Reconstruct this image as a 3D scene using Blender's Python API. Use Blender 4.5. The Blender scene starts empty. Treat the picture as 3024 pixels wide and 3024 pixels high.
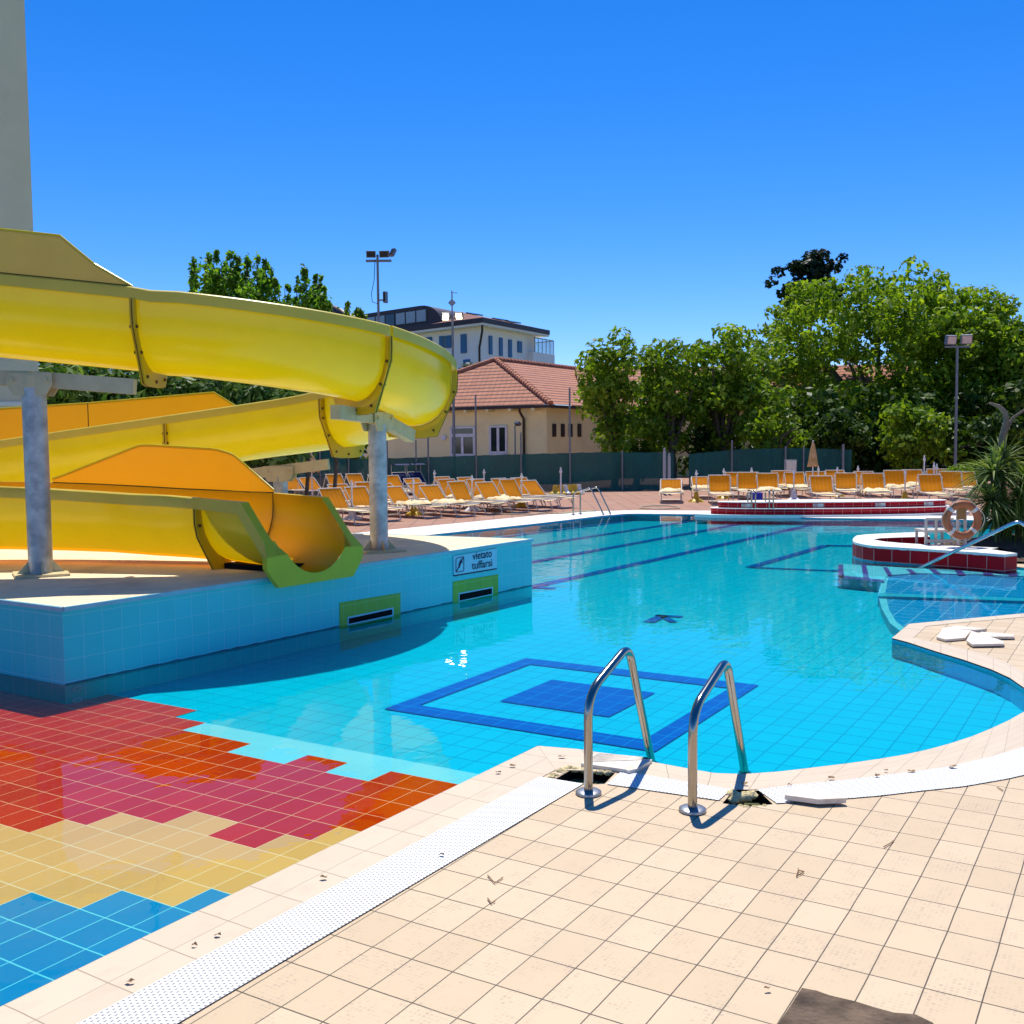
import bpy, math, random
import numpy as np
from mathutils import Vector, Matrix
from mathutils.geometry import tessellate_polygon
random.seed(7); rng = np.random.default_rng(7)
SC = bpy.context.scene
COL = SC.collection
PI = math.pi

# ------------------------------------------------------------------ camera and survey helpers
F = 3070.0; H = 1.6; PITCH = math.atan(204/F); RHO = 0.009
FW = np.array([0, math.cos(PITCH), -math.sin(PITCH)]); RT = np.array([1., 0, 0]); UP = np.array([0, math.sin(PITCH), math.cos(PITCH)])
RT2 = math.cos(RHO)*RT - math.sin(RHO)*UP; UP2 = math.cos(RHO)*UP + math.sin(RHO)*RT
EYE = np.array([0, 0, H])
def ray(px, py): return FW + (px-1512)/F*RT2 - (py-1512)/F*UP2
def G(px, py, z=0.0):                       # survey point on a level plane
    d = ray(px, py); t = (z-H)/d[2]; return EYE + t*d
def D(px, py, y):                           # survey point at a distance
    d = ray(px, py); return EYE + d*(y/d[1])
def X(px, y): return (px-1512)/F*y
def zoomed(ox, oy, s): return lambda x, y: (ox + x/s, oy + y/s)

cam = bpy.data.cameras.new('camera'); camo = bpy.data.objects.new('camera', cam); COL.objects.link(camo)
cam.sensor_fit = 'HORIZONTAL'; cam.sensor_width = 36; cam.lens = 36*F/3024; cam.clip_end = 2000; cam.clip_start = 0.05
camo.matrix_world = Matrix(((RT2[0], UP2[0], -FW[0], 0), (RT2[1], UP2[1], -FW[1], 0), (RT2[2], UP2[2], -FW[2], H), (0, 0, 0, 1)))
SC.camera = camo

# ------------------------------------------------------------------ materials
def nodes(name):
    m = bpy.data.materials.new(name); m.use_nodes = True
    nt = m.node_tree; nt.nodes.clear()
    out = nt.nodes.new('ShaderNodeOutputMaterial')
    return m, nt, out
def N(nt, typ, **kw):
    n = nt.nodes.new(typ)
    for k, v in kw.items():
        if hasattr(n, k): setattr(n, k, v)
        else: n.inputs[k.replace('_', ' ')].default_value = v
    return n
def L(nt, a, b): nt.links.new(a, b)
def c4(c): return (c[0], c[1], c[2], 1)
def ramp(nt, fac, stops):
    r = nt.nodes.new('ShaderNodeValToRGB'); L(nt, fac, r.inputs[0])
    el = r.color_ramp.elements
    while len(el) < len(stops): el.new(0.5)
    for e, (p, c) in zip(el, stops): e.position = p; e.color = c4(c) if len(c) == 3 else c
    return r.outputs[0]
def mix(nt, fac, a, b, mode='MIX'):
    m = nt.nodes.new('ShaderNodeMix'); m.data_type = 'RGBA'; m.blend_type = mode
    for s, v in ((m.inputs[0], fac), (m.inputs[6], a), (m.inputs[7], b)):
        if hasattr(v, 'is_linked'): L(nt, v, s)
        else: s.default_value = v if not isinstance(v, tuple) else c4(v)
    return m.outputs[2]
def noise(nt, scale, detail=4, rough=.55, coord='Object', dim=None):
    tc = nt.nodes.new('ShaderNodeTexCoord'); n = nt.nodes.new('ShaderNodeTexNoise')
    n.inputs['Scale'].default_value = scale; n.inputs['Detail'].default_value = detail; n.inputs['Roughness'].default_value = rough
    L(nt, tc.outputs[coord], n.inputs['Vector']); return n.outputs['Fac']
def bump(nt, h, strength, dist=.01):
    b = nt.nodes.new('ShaderNodeBump'); b.inputs['Strength'].default_value = strength; b.inputs['Distance'].default_value = dist
    L(nt, h, b.inputs['Height']); return b.outputs[0]
def mat(name, col, rough=.6, metal=0., spec=.4, var=.12, scale=6., bmp=0., dirt=None, dscale=3., coat=0.):
    m, nt, out = nodes(name)
    p = nt.nodes.new('ShaderNodeBsdfPrincipled'); L(nt, p.outputs[0], out.inputs[0])
    p.inputs['Roughness'].default_value = rough; p.inputs['Metallic'].default_value = metal
    p.inputs['Specular IOR Level'].default_value = spec; p.inputs['Coat Weight'].default_value = coat
    f = noise(nt, scale)
    lo = tuple(max(0, c*(1-var)) for c in col); hi = tuple(min(1, c*(1+var)) for c in col)
    c = ramp(nt, f, [(.3, lo), (.7, hi)])
    if dirt:
        d = ramp(nt, noise(nt, dscale, 6, .65), [(.5, (0, 0, 0)), (.75, (1, 1, 1))])
        c = mix(nt, d, c, dirt)
    L(nt, c, p.inputs['Base Color'])
    if bmp: L(nt, bump(nt, noise(nt, scale*6), bmp), p.inputs['Normal'])
    return m
def brick_mat(name, c1, c2, mortar, msize=.02, rough=.35, spec=.4, uv=True, bw=1., bh=1., dirtcol=None, emboss=False, bmp=.25, wet=None):
    m, nt, out = nodes(name)
    p = nt.nodes.new('ShaderNodeBsdfPrincipled'); L(nt, p.outputs[0], out.inputs[0])
    p.inputs['Roughness'].default_value = rough; p.inputs['Specular IOR Level'].default_value = spec
    tc = nt.nodes.new('ShaderNodeTexCoord'); v = tc.outputs['UV' if uv else 'Object']
    b = nt.nodes.new('ShaderNodeTexBrick'); b.offset = 0; b.squash = 1
    wob = nt.nodes.new('ShaderNodeTexNoise'); wob.inputs['Scale'].default_value = .9; wob.inputs['Detail'].default_value = 2; L(nt, v, wob.inputs['Vector'])
    sub = nt.nodes.new('ShaderNodeVectorMath'); sub.operation = 'SUBTRACT'; L(nt, wob.outputs['Color'], sub.inputs[0]); sub.inputs[1].default_value = (.5, .5, .5)
    scl = nt.nodes.new('ShaderNodeVectorMath'); scl.operation = 'SCALE'; L(nt, sub.outputs[0], scl.inputs[0]); scl.inputs['Scale'].default_value = .03*min(bw, bh)
    add = nt.nodes.new('ShaderNodeVectorMath'); L(nt, v, add.inputs[0]); L(nt, scl.outputs[0], add.inputs[1])
    L(nt, add.outputs[0], b.inputs['Vector'])
    for k, x in (('Scale', 1), ('Mortar Size', msize), ('Mortar Smooth', .25), ('Bias', 0), ('Brick Width', bw), ('Row Height', bh)): b.inputs[k].default_value = x
    b.inputs['Color1'].default_value = c4(c1); b.inputs['Color2'].default_value = c4(c2); b.inputs['Mortar'].default_value = c4(mortar)
    c = b.outputs['Color']
    if emboss:      # studded anti-slip face: small pads, dirt kept in the middle of some tiles
        e = nt.nodes.new('ShaderNodeTexBrick'); e.offset = 0; L(nt, v, e.inputs['Vector'])
        for k, x in (('Scale', 1), ('Mortar Size', .018), ('Mortar Smooth', .4), ('Brick Width', .1), ('Row Height', .083)): e.inputs[k].default_value = x
        e.inputs['Color1'].default_value = (1, 1, 1, 1); e.inputs['Color2'].default_value = (.0, .0, .0, 1); e.inputs['Mortar'].default_value = (0, 0, 0, 1)
        n2 = nt.nodes.new('ShaderNodeTexNoise'); n2.inputs['Scale'].default_value = 1.1; n2.inputs['Detail'].default_value = 5; n2.inputs['Roughness'].default_value = .7; L(nt, v, n2.inputs['Vector'])
        mk = ramp(nt, n2.outputs['Fac'], [(.45, (0, 0, 0)), (.68, (.75, .75, .75))])
        ec = mix(nt, 1., e.outputs['Color'], mk, 'MULTIPLY')
        c = mix(nt, ec, c, dirtcol)
        n3 = nt.nodes.new('ShaderNodeTexNoise'); n3.inputs['Scale'].default_value = .35; n3.inputs['Detail'].default_value = 6; L(nt, v, n3.inputs['Vector'])
        c = mix(nt, ramp(nt, n3.outputs['Fac'], [(.5, (0, 0, 0)), (.8, (.28, .28, .28))]), c, tuple(x*.75 for x in c1))
    elif dirtcol:
        n3 = nt.nodes.new('ShaderNodeTexNoise'); n3.inputs['Scale'].default_value = 1.3; n3.inputs['Detail'].default_value = 7; n3.inputs['Roughness'].default_value = .7; L(nt, v, n3.inputs['Vector'])
        c = mix(nt, ramp(nt, n3.outputs['Fac'], [(.5, (0, 0, 0)), (.78, (.5, .5, .5))]), c, dirtcol)
    L(nt, c, p.inputs['Base Color'])
    inv = nt.nodes.new('ShaderNodeMath'); inv.operation = 'SUBTRACT'; inv.inputs[0].default_value = 1; L(nt, b.outputs['Fac'], inv.inputs[1])
    if bmp: L(nt, bump(nt, inv.outputs[0], bmp, .004), p.inputs['Normal'])
    return m
def sheet_mat(name, col, trans=.4, rough=.35, var=.06, scale=3., spec=.35, tcol=None, dirt=None):     # thin plastic or cloth that lets some light through
    m, nt, out = nodes(name)
    p = nt.nodes.new('ShaderNodeBsdfPrincipled'); p.inputs['Roughness'].default_value = rough; p.inputs['Specular IOR Level'].default_value = spec
    t = nt.nodes.new('ShaderNodeBsdfTranslucent'); ms = nt.nodes.new('ShaderNodeMixShader'); ms.inputs[0].default_value = trans
    c = ramp(nt, noise(nt, scale, 5), [(.3, tuple(x*(1-var) for x in col)), (.7, tuple(min(1, x*(1+var)) for x in col))])
    if dirt: c = mix(nt, ramp(nt, noise(nt, 7, 8, .7), [(.60, (0, 0, 0)), (.85, (.5, .5, .5))]), c, dirt)
    L(nt, c, p.inputs['Base Color'])
    if tcol: t.inputs[0].default_value = c4(tcol)
    else: L(nt, c, t.inputs[0])
    L(nt, p.outputs[0], ms.inputs[1]); L(nt, t.outputs[0], ms.inputs[2]); L(nt, ms.outputs[0], out.inputs[0])
    return m
def leaf_mat(name, c1, c2, c3, trans=.35):
    m, nt, out = nodes(name)
    g = nt.nodes.new('ShaderNodeNewGeometry')
    c = ramp(nt, g.outputs['Random Per Island'], [(0., c1), (.55, c2), (1., c3)])
    big = ramp(nt, noise(nt, .6, 3), [(.35, (.62, .66, .6)), (.65, (1.15, 1.12, 1.0))])
    c = mix(nt, 1., c, big, 'MULTIPLY')
    p = nt.nodes.new('ShaderNodeBsdfPrincipled'); p.inputs['Roughness'].default_value = .5; p.inputs['Specular IOR Level'].default_value = .14
    t = nt.nodes.new('ShaderNodeBsdfTranslucent'); ms = nt.nodes.new('ShaderNodeMixShader'); ms.inputs[0].default_value = trans
    L(nt, c, p.inputs['Base Color']); L(nt, mix(nt, 1., c, (1.5, 1.6, .5), 'MULTIPLY'), t.inputs[0])
    L(nt, p.outputs[0], ms.inputs[1]); L(nt, t.outputs[0], ms.inputs[2]); L(nt, ms.outputs[0], out.inputs[0])
    return m

M = {}
CREAM = (.66, .50, .35)
M['deck'] = brick_mat('deck tile', (.66, .505, .325), (.60, .45, .28), (.085, .065, .042), .015, .55, .25, emboss=True, dirtcol=(.38, .29, .21))
M['coping'] = brick_mat('coping tile', (.68, .55, .39), (.64, .51, .36), (.34, .26, .18), .011, .5, .3, dirtcol=(.52, .40, .29))
M['coping_far'] = mat('pale coping', (.80, .77, .70), .55, var=.06)
M['grating'] = None
M['white'] = mat('white plastic', (.80, .80, .78), .45, var=.04)
M['whitepaint'] = mat('white paint', (.78, .77, .74), .4, var=.06)
M['paving'] = brick_mat('red paving', (.42, .225, .15), (.37, .19, .125), (.25, .15, .11), .02, .8, .2, uv=False, bw=.4, bh=.2, dirtcol=(.46, .33, .27))
M['ground'] = mat('dry grass ground', (.12, .13, .05), .9, var=.4, scale=2.)
M['floor'] = brick_mat('pool floor tile', (.0, .42, .56), (.0, .395, .53), (.0, .25, .37), .028, .6, .0, bmp=0)
M['crimson'] = brick_mat('crimson tile', (.44, .028, .003), (.37, .020, .0025), (.60, .32, .16), .017, .6, .0, bmp=0)
M['beige'] = brick_mat('beige tile', (.56, .35, .12), (.50, .31, .105), (.62, .55, .34), .016, .6, .0, bmp=0)
M['blue'] = brick_mat('bright blue tile', (.0, .21, .43), (.0, .185, .39), (.10, .54, .60), .018, .6, .0, bmp=0)
M['pale'] = brick_mat('pale aqua tile', (.13, .56, .64), (.12, .54, .62), (.10, .52, .64), .016, .6, .0, bmp=0)
M['navy'] = brick_mat('dark blue tile', (.0, .085, .36), (.0, .075, .33), (.0, .22, .52), .02, .6, .0, bmp=0)
M['wall'] = brick_mat('blue wall tile', (.02, .60, .64), (.02, .57, .61), (.20, .68, .72), .012, .3, .5, bmp=.1)
M['poolwall'] = brick_mat('pool wall tile', (.0, .44, .58), (.0, .41, .55), (.0, .31, .43), .02, .3, .3, bmp=0)
M['lime'] = brick_mat('lime tile', (.22, .42, .02), (.20, .39, .02), (.32, .55, .20), .014, .3, .4, bmp=.1)
M['red'] = brick_mat('red wall tile', (.52, .003, .012), (.45, .003, .010), (.60, .34, .30), .016, .5, .12, bmp=.1)
M['steptile'] = brick_mat('step tile', (.0, .25, .50), (.0, .23, .47), (.20, .55, .70), .016, .6, .0, bmp=0)
M['steppale'] = brick_mat('aqua step tile', (.10, .56, .66), (.09, .53, .63), (.06, .42, .52), .016, .6, .0, bmp=0)
M['violet'] = mat('dark blue nosing', (.015, .04, .28), .4)
M['sand'] = mat('pale screed', (.90, .70, .42), .75, var=.05, scale=2., dirt=(.56, .42, .28), dscale=1.3)
M['slide'] = sheet_mat('yellow fibreglass', (.65, .565, .008), .20, .22, .07, spec=.5, tcol=(.97, .64, .0), dirt=(.50, .36, .02))
M['slide_sunlit'] = sheet_mat('sunlit fibreglass', (.68, .42, .004), .42, .25, .05, spec=.4, tcol=(1., .42, .0))  # far walls: glow of sun through the fibreglass put into the colour
M['slide_dirty'] = sheet_mat('yellow fibreglass stained', (.66, .46, .014), .15, .35, .08, tcol=(.8, .4, .004), dirt=(.35, .18, .01))
M['guard'] = sheet_mat('amber guard', (.74, .36, .006), .42, .3, .04, tcol=(.95, .36, .002))
M['loungerframe'] = mat('worn white frame', (.62, .57, .49), .45)
M['benchpaint'] = mat('cream bench paint', (.56, .50, .42), .5)
M['dullguard'] = sheet_mat('dull mustard guard', (.58, .47, .09), .10, .4, .06, tcol=(.9, .4, .02))
M['rim'] = sheet_mat('faded rim', (.68, .54, .07), .12, .35, .06)
M['seam'] = mat('seam grime', (.09, .055, .01), .8)
M['bolt'] = mat('rusty bolt', (.14, .08, .035), .6, .6)
M['galv'] = mat('galvanised steel', (.46, .48, .47), .48, .55, var=.3, scale=9., dirt=(.25, .27, .28), dscale=5.)
M['bracket'] = mat('cream painted steel', (.58, .49, .27), .5, .1, var=.12)
M['steel'] = mat('polished steel', (.36, .33, .29), .16, 1., var=.06, scale=14.)
M['flange_steel'] = mat('satin steel', (.36, .36, .36), .38, .9, var=.1)
M['chrome_blue'] = mat('brushed steel', (.60, .62, .62), .2, 1., var=.05)
M['black'] = mat('black void', (.008, .008, .008), .9, spec=.1)
M['ink'] = mat('dark ink', (.012, .012, .06), .5)
M['signplate'] = mat('sign plate', (.30, .62, .74), .35, var=.04)
M['foam'] = mat('yellowed foam', (.66, .54, .28), .95, var=.3, scale=20., bmp=.6)
M['concrete'] = mat('brown screed', (.14, .095, .06), .95, var=.45, scale=9., bmp=1., dirt=(.04, .025, .018), dscale=7.)
M['tower'] = mat('cream render', (.72, .64, .44), .85, var=.06, scale=.9, dirt=(.60, .54, .38), dscale=.35)
M['house'] = mat('yellow render', (.97, .83, .42), .85, var=.04, scale=.6, dirt=(.80, .66, .33), dscale=.5)
M['apart'] = mat('white render', (.86, .82, .78), .85, var=.04, scale=.4)
M['apart_grey'] = mat('pale soffit', (.84, .80, .72), .85)
M['brownmetal'] = mat('brown sheet metal', (.045, .030, .034), .5, .2)
M['shutter'] = mat('blue shutter', (.030, .14, .30), .5, var=.1)
M['glass'] = mat('dark window glass', (.02, .03, .032), .06, spec=.8)
M['curtainglass'] = mat('curtained glass', (.32, .36, .38), .2, spec=.6)
M['wframe'] = mat('white window frame', (.74, .74, .72), .45)
M['gutter'] = mat('dark gutter', (.035, .025, .022), .45)
M['lampmetal'] = mat('grey lamp metal', (.20, .21, .22), .45, .5)
M['lampdark'] = mat('black lamp housing', (.018, .018, .02), .5, .1)
M['lampglass'] = mat('milky lamp glass', (.62, .52, .45), .25)
M['orange'] = None
M['seatcream'] = mat('bleached sunlit canvas', (.80, .62, .34), .85, var=.08, scale=6.)  # cream holds the sun's overexposure of orange cloth, besides some bleaching
M['navycloth'] = sheet_mat('navy canvas', (.012, .022, .10), .15, .8)
M['towel'] = mat('cream and amber cloth', (.80, .66, .40), .95, var=.2, scale=5., dirt=(.72, .32, .03), dscale=5., bmp=.4)
M['yellow'] = mat('yellow plastic', (.66, .44, .03), .4, var=.08)
M['bluebox'] = mat('blue plastic', (.01, .03, .40), .4)
M['buoy'] = mat('faded orange ring', (.44, .13, .045), .6, var=.12, scale=8., dirt=(.25, .08, .03))
M['bandwhite'] = mat('grey white band', (.62, .58, .52), .7)
M['rope'] = mat('rope', (.55, .48, .35), .9)
M['soil'] = mat('planter soil', (.085, .055, .03), .95, var=.4, scale=9., bmp=1.)
M['bark'] = mat('bark', (.11, .085, .06), .9, var=.35, scale=7., bmp=1.)
M['barkpale'] = mat('pale bark', (.20, .155, .11), .9, var=.3, scale=8., bmp=1.)
M['hose'] = mat('yellow hose', (.68, .58, .36), .5)
M['deadleaf'] = mat('dry leaf', (.34, .21, .11), .8, var=.4, scale=30.)
M['pipegrey'] = mat('grey pipe', (.40, .41, .42), .5)
M['leafA'] = leaf_mat('plane leaf', (.11, .21, .014), (.19, .30, .022), (.31, .39, .040), .36)
M['leafB'] = leaf_mat('mid leaf', (.11, .20, .016), (.20, .315, .022), (.34, .42, .045), .42)
M['leafC'] = leaf_mat('poplar leaf', (.08, .19, .025), (.14, .29, .03), (.24, .38, .05), .5)
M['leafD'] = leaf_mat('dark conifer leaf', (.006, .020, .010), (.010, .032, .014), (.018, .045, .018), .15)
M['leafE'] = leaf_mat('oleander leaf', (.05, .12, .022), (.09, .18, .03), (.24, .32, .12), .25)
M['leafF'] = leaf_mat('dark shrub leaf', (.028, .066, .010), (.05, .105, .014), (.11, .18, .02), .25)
M['leafG'] = leaf_mat('yucca blade', (.09, .15, .05), (.18, .25, .08), (.34, .40, .15), .3)
M['leafH'] = leaf_mat('grassy blade', (.06, .12, .02), (.13, .22, .03), (.26, .34, .06), .35)

def make_grating():
    m, nt, out = nodes('white slotted grating')
    p = nt.nodes.new('ShaderNodeBsdfPrincipled'); L(nt, p.outputs[0], out.inputs[0]); p.inputs['Roughness'].default_value = .5
    tc = nt.nodes.new('ShaderNodeTexCoord'); b = nt.nodes.new('ShaderNodeTexBrick'); b.offset = .5; b.offset_frequency = 2; L(nt, tc.outputs['UV'], b.inputs['Vector'])
    for k, x in (('Scale', 1), ('Mortar Size', .0048), ('Mortar Smooth', .15), ('Brick Width', .018), ('Row Height', .016)): b.inputs[k].default_value = x
    for k in ('Color1', 'Color2'): b.inputs[k].default_value = (.26, .25, .24, 1)
    b.inputs['Mortar'].default_value = (.84, .83, .80, 1)
    L(nt, b.outputs['Color'], p.inputs['Base Color']); L(nt, bump(nt, b.outputs['Fac'], .6, .006), p.inputs['Normal'])
    return m
M['grating'] = make_grating()
def make_orange():
    m, nt, out = nodes('orange canvas')
    p = nt.nodes.new('ShaderNodeBsdfPrincipled'); p.inputs['Roughness'].default_value = .85; p.inputs['Specular IOR Level'].default_value = .1
    t = nt.nodes.new('ShaderNodeBsdfTranslucent'); ms = nt.nodes.new('ShaderNodeMixShader'); ms.inputs[0].default_value = .55
    tc = nt.nodes.new('ShaderNodeTexCoord'); w = nt.nodes.new('ShaderNodeTexWave'); w.bands_direction = 'Y'; w.inputs['Scale'].default_value = 3.2; w.inputs['Distortion'].default_value = .6
    L(nt, tc.outputs['Object'], w.inputs['Vector'])
    c = ramp(nt, w.outputs['Color'], [(.25, (.70, .27, .008)), (.8, (.68, .30, .03))])
    L(nt, c, p.inputs['Base Color']); L(nt, c, t.inputs[0]); L(nt, p.outputs[0], ms.inputs[1]); L(nt, t.outputs[0], ms.inputs[2]); L(nt, ms.outputs[0], out.inputs[0])
    return m
M['orange'] = make_orange()
def make_mesh_net():
    m, nt, out = nodes('green windbreak net')
    p = nt.nodes.new('ShaderNodeBsdfPrincipled'); p.inputs['Roughness'].default_value = .8
    L(nt, ramp(nt, noise(nt, 1.2, 5), [(.3, (.004, .075, .065)), (.7, (.006, .11, .095))]), p.inputs['Base Color'])
    t = nt.nodes.new('ShaderNodeBsdfTransparent'); ms = nt.nodes.new('ShaderNodeMixShader'); ms.inputs[0].default_value = .06
    L(nt, p.outputs[0], ms.inputs[1]); L(nt, t.outputs[0], ms.inputs[2]); L(nt, ms.outputs[0], out.inputs[0]); return m
M['net'] = make_mesh_net()
def make_rail_glass():
    m, nt, out = nodes('balcony glass')
    p = nt.nodes.new('ShaderNodeBsdfPrincipled'); p.inputs['Roughness'].default_value = .1; p.inputs['Base Color'].default_value = (.25, .45, .5, 1)
    t = nt.nodes.new('ShaderNodeBsdfTransparent'); ms = nt.nodes.new('ShaderNodeMixShader'); ms.inputs[0].default_value = .6
    L(nt, p.outputs[0], ms.inputs[1]); L(nt, t.outputs[0], ms.inputs[2]); L(nt, ms.outputs[0], out.inputs[0]); return m
M['railglass'] = make_rail_glass()
def make_water():
    m, nt, out = nodes('pool water')
    tr = nt.nodes.new('ShaderNodeBsdfTransparent'); tr.inputs[0].default_value = (.93, 1., 1., 1)
    gl = nt.nodes.new('ShaderNodeBsdfGlossy'); gl.inputs['Roughness'].default_value = .012
    fr = nt.nodes.new('ShaderNodeFresnel'); fr.inputs['IOR'].default_value = 1.33
    n1 = noise(nt, 1.6, 3, .5); n2 = noise(nt, 9, 2, .5)
    ad = nt.nodes.new('ShaderNodeMath'); ad.operation = 'MULTIPLY_ADD'; L(nt, n2, ad.inputs[0]); ad.inputs[1].default_value = .16; L(nt, n1, ad.inputs[2])
    bn = bump(nt, ad.outputs[0], .14, .03)
    L(nt, bn, gl.inputs['Normal']); L(nt, bn, fr.inputs['Normal'])
    ms = nt.nodes.new('ShaderNodeMixShader'); L(nt, fr.outputs[0], ms.inputs[0]); L(nt, tr.outputs[0], ms.inputs[1]); L(nt, gl.outputs[0], ms.inputs[2])
    L(nt, ms.outputs[0], out.inputs[0]); return m
M['water'] = make_water()
def make_roof(name, a, b, mort, row):
    m, nt, out = nodes(name)
    p = nt.nodes.new('ShaderNodeBsdfPrincipled'); L(nt, p.outputs[0], out.inputs[0]); p.inputs['Roughness'].default_value = .85
    tc = nt.nodes.new('ShaderNodeTexCoord'); br = nt.nodes.new('ShaderNodeTexBrick'); br.offset = .5; L(nt, tc.outputs['UV'], br.inputs['Vector'])
    for k, x in (('Scale', 1), ('Mortar Size', .012), ('Mortar Smooth', .5), ('Brick Width', .26), ('Row Height', row)): br.inputs[k].default_value = x
    br.inputs['Color1'].default_value = c4(a); br.inputs['Color2'].default_value = c4(b); br.inputs['Mortar'].default_value = c4(mort)
    c = mix(nt, ramp(nt, noise(nt, 1.0, 6, .7), [(.45, (0, 0, 0)), (.75, (.7, .7, .7))]), br.outputs['Color'], tuple(x*.72 for x in a))
    sp = nt.nodes.new('ShaderNodeSeparateXYZ'); L(nt, tc.outputs['UV'], sp.inputs[0])
    dv = nt.nodes.new('ShaderNodeMath'); dv.operation = 'DIVIDE'; L(nt, sp.outputs['Y'], dv.inputs[0]); dv.inputs[1].default_value = row
    frc = nt.nodes.new('ShaderNodeMath'); frc.operation = 'FRACT'; L(nt, dv.outputs[0], frc.inputs[0])
    c = mix(nt, ramp(nt, frc.outputs[0], [(.0, (1, 1, 1)), (.22, (1, 1, 1)), (.34, (0, 0, 0)), (.97, (0, 0, 0)), (1., (1, 1, 1))]), c, mort)
    L(nt, c, p.inputs['Base Color'])
    inv = nt.nodes.new('ShaderNodeMath'); inv.operation = 'SUBTRACT'; inv.inputs[0].default_value = 1; L(nt, br.outputs['Fac'], inv.inputs[1])
    L(nt, bump(nt, inv.outputs[0], .5, .03), p.inputs['Normal']); return m
M['roof'] = make_roof('terracotta tiles', (.54, .21, .11), (.44, .16, .085), (.10, .035, .025), .34)
M['ridge'] = mat('terracotta ridge', (.46, .18, .10), .85, var=.25, scale=3.)
M['roof2'] = make_roof('dull red tiles', (.30, .12, .085), (.26, .10, .075), (.12, .05, .04), .3)
def make_lit():
    m, nt, out = nodes('lit lamp'); e = nt.nodes.new('ShaderNodeEmission'); e.inputs[0].default_value = (1., .86, .5, 1); e.inputs[1].default_value = 7
    L(nt, e.outputs[0], out.inputs[0]); return m
M['lit'] = make_lit()

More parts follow.
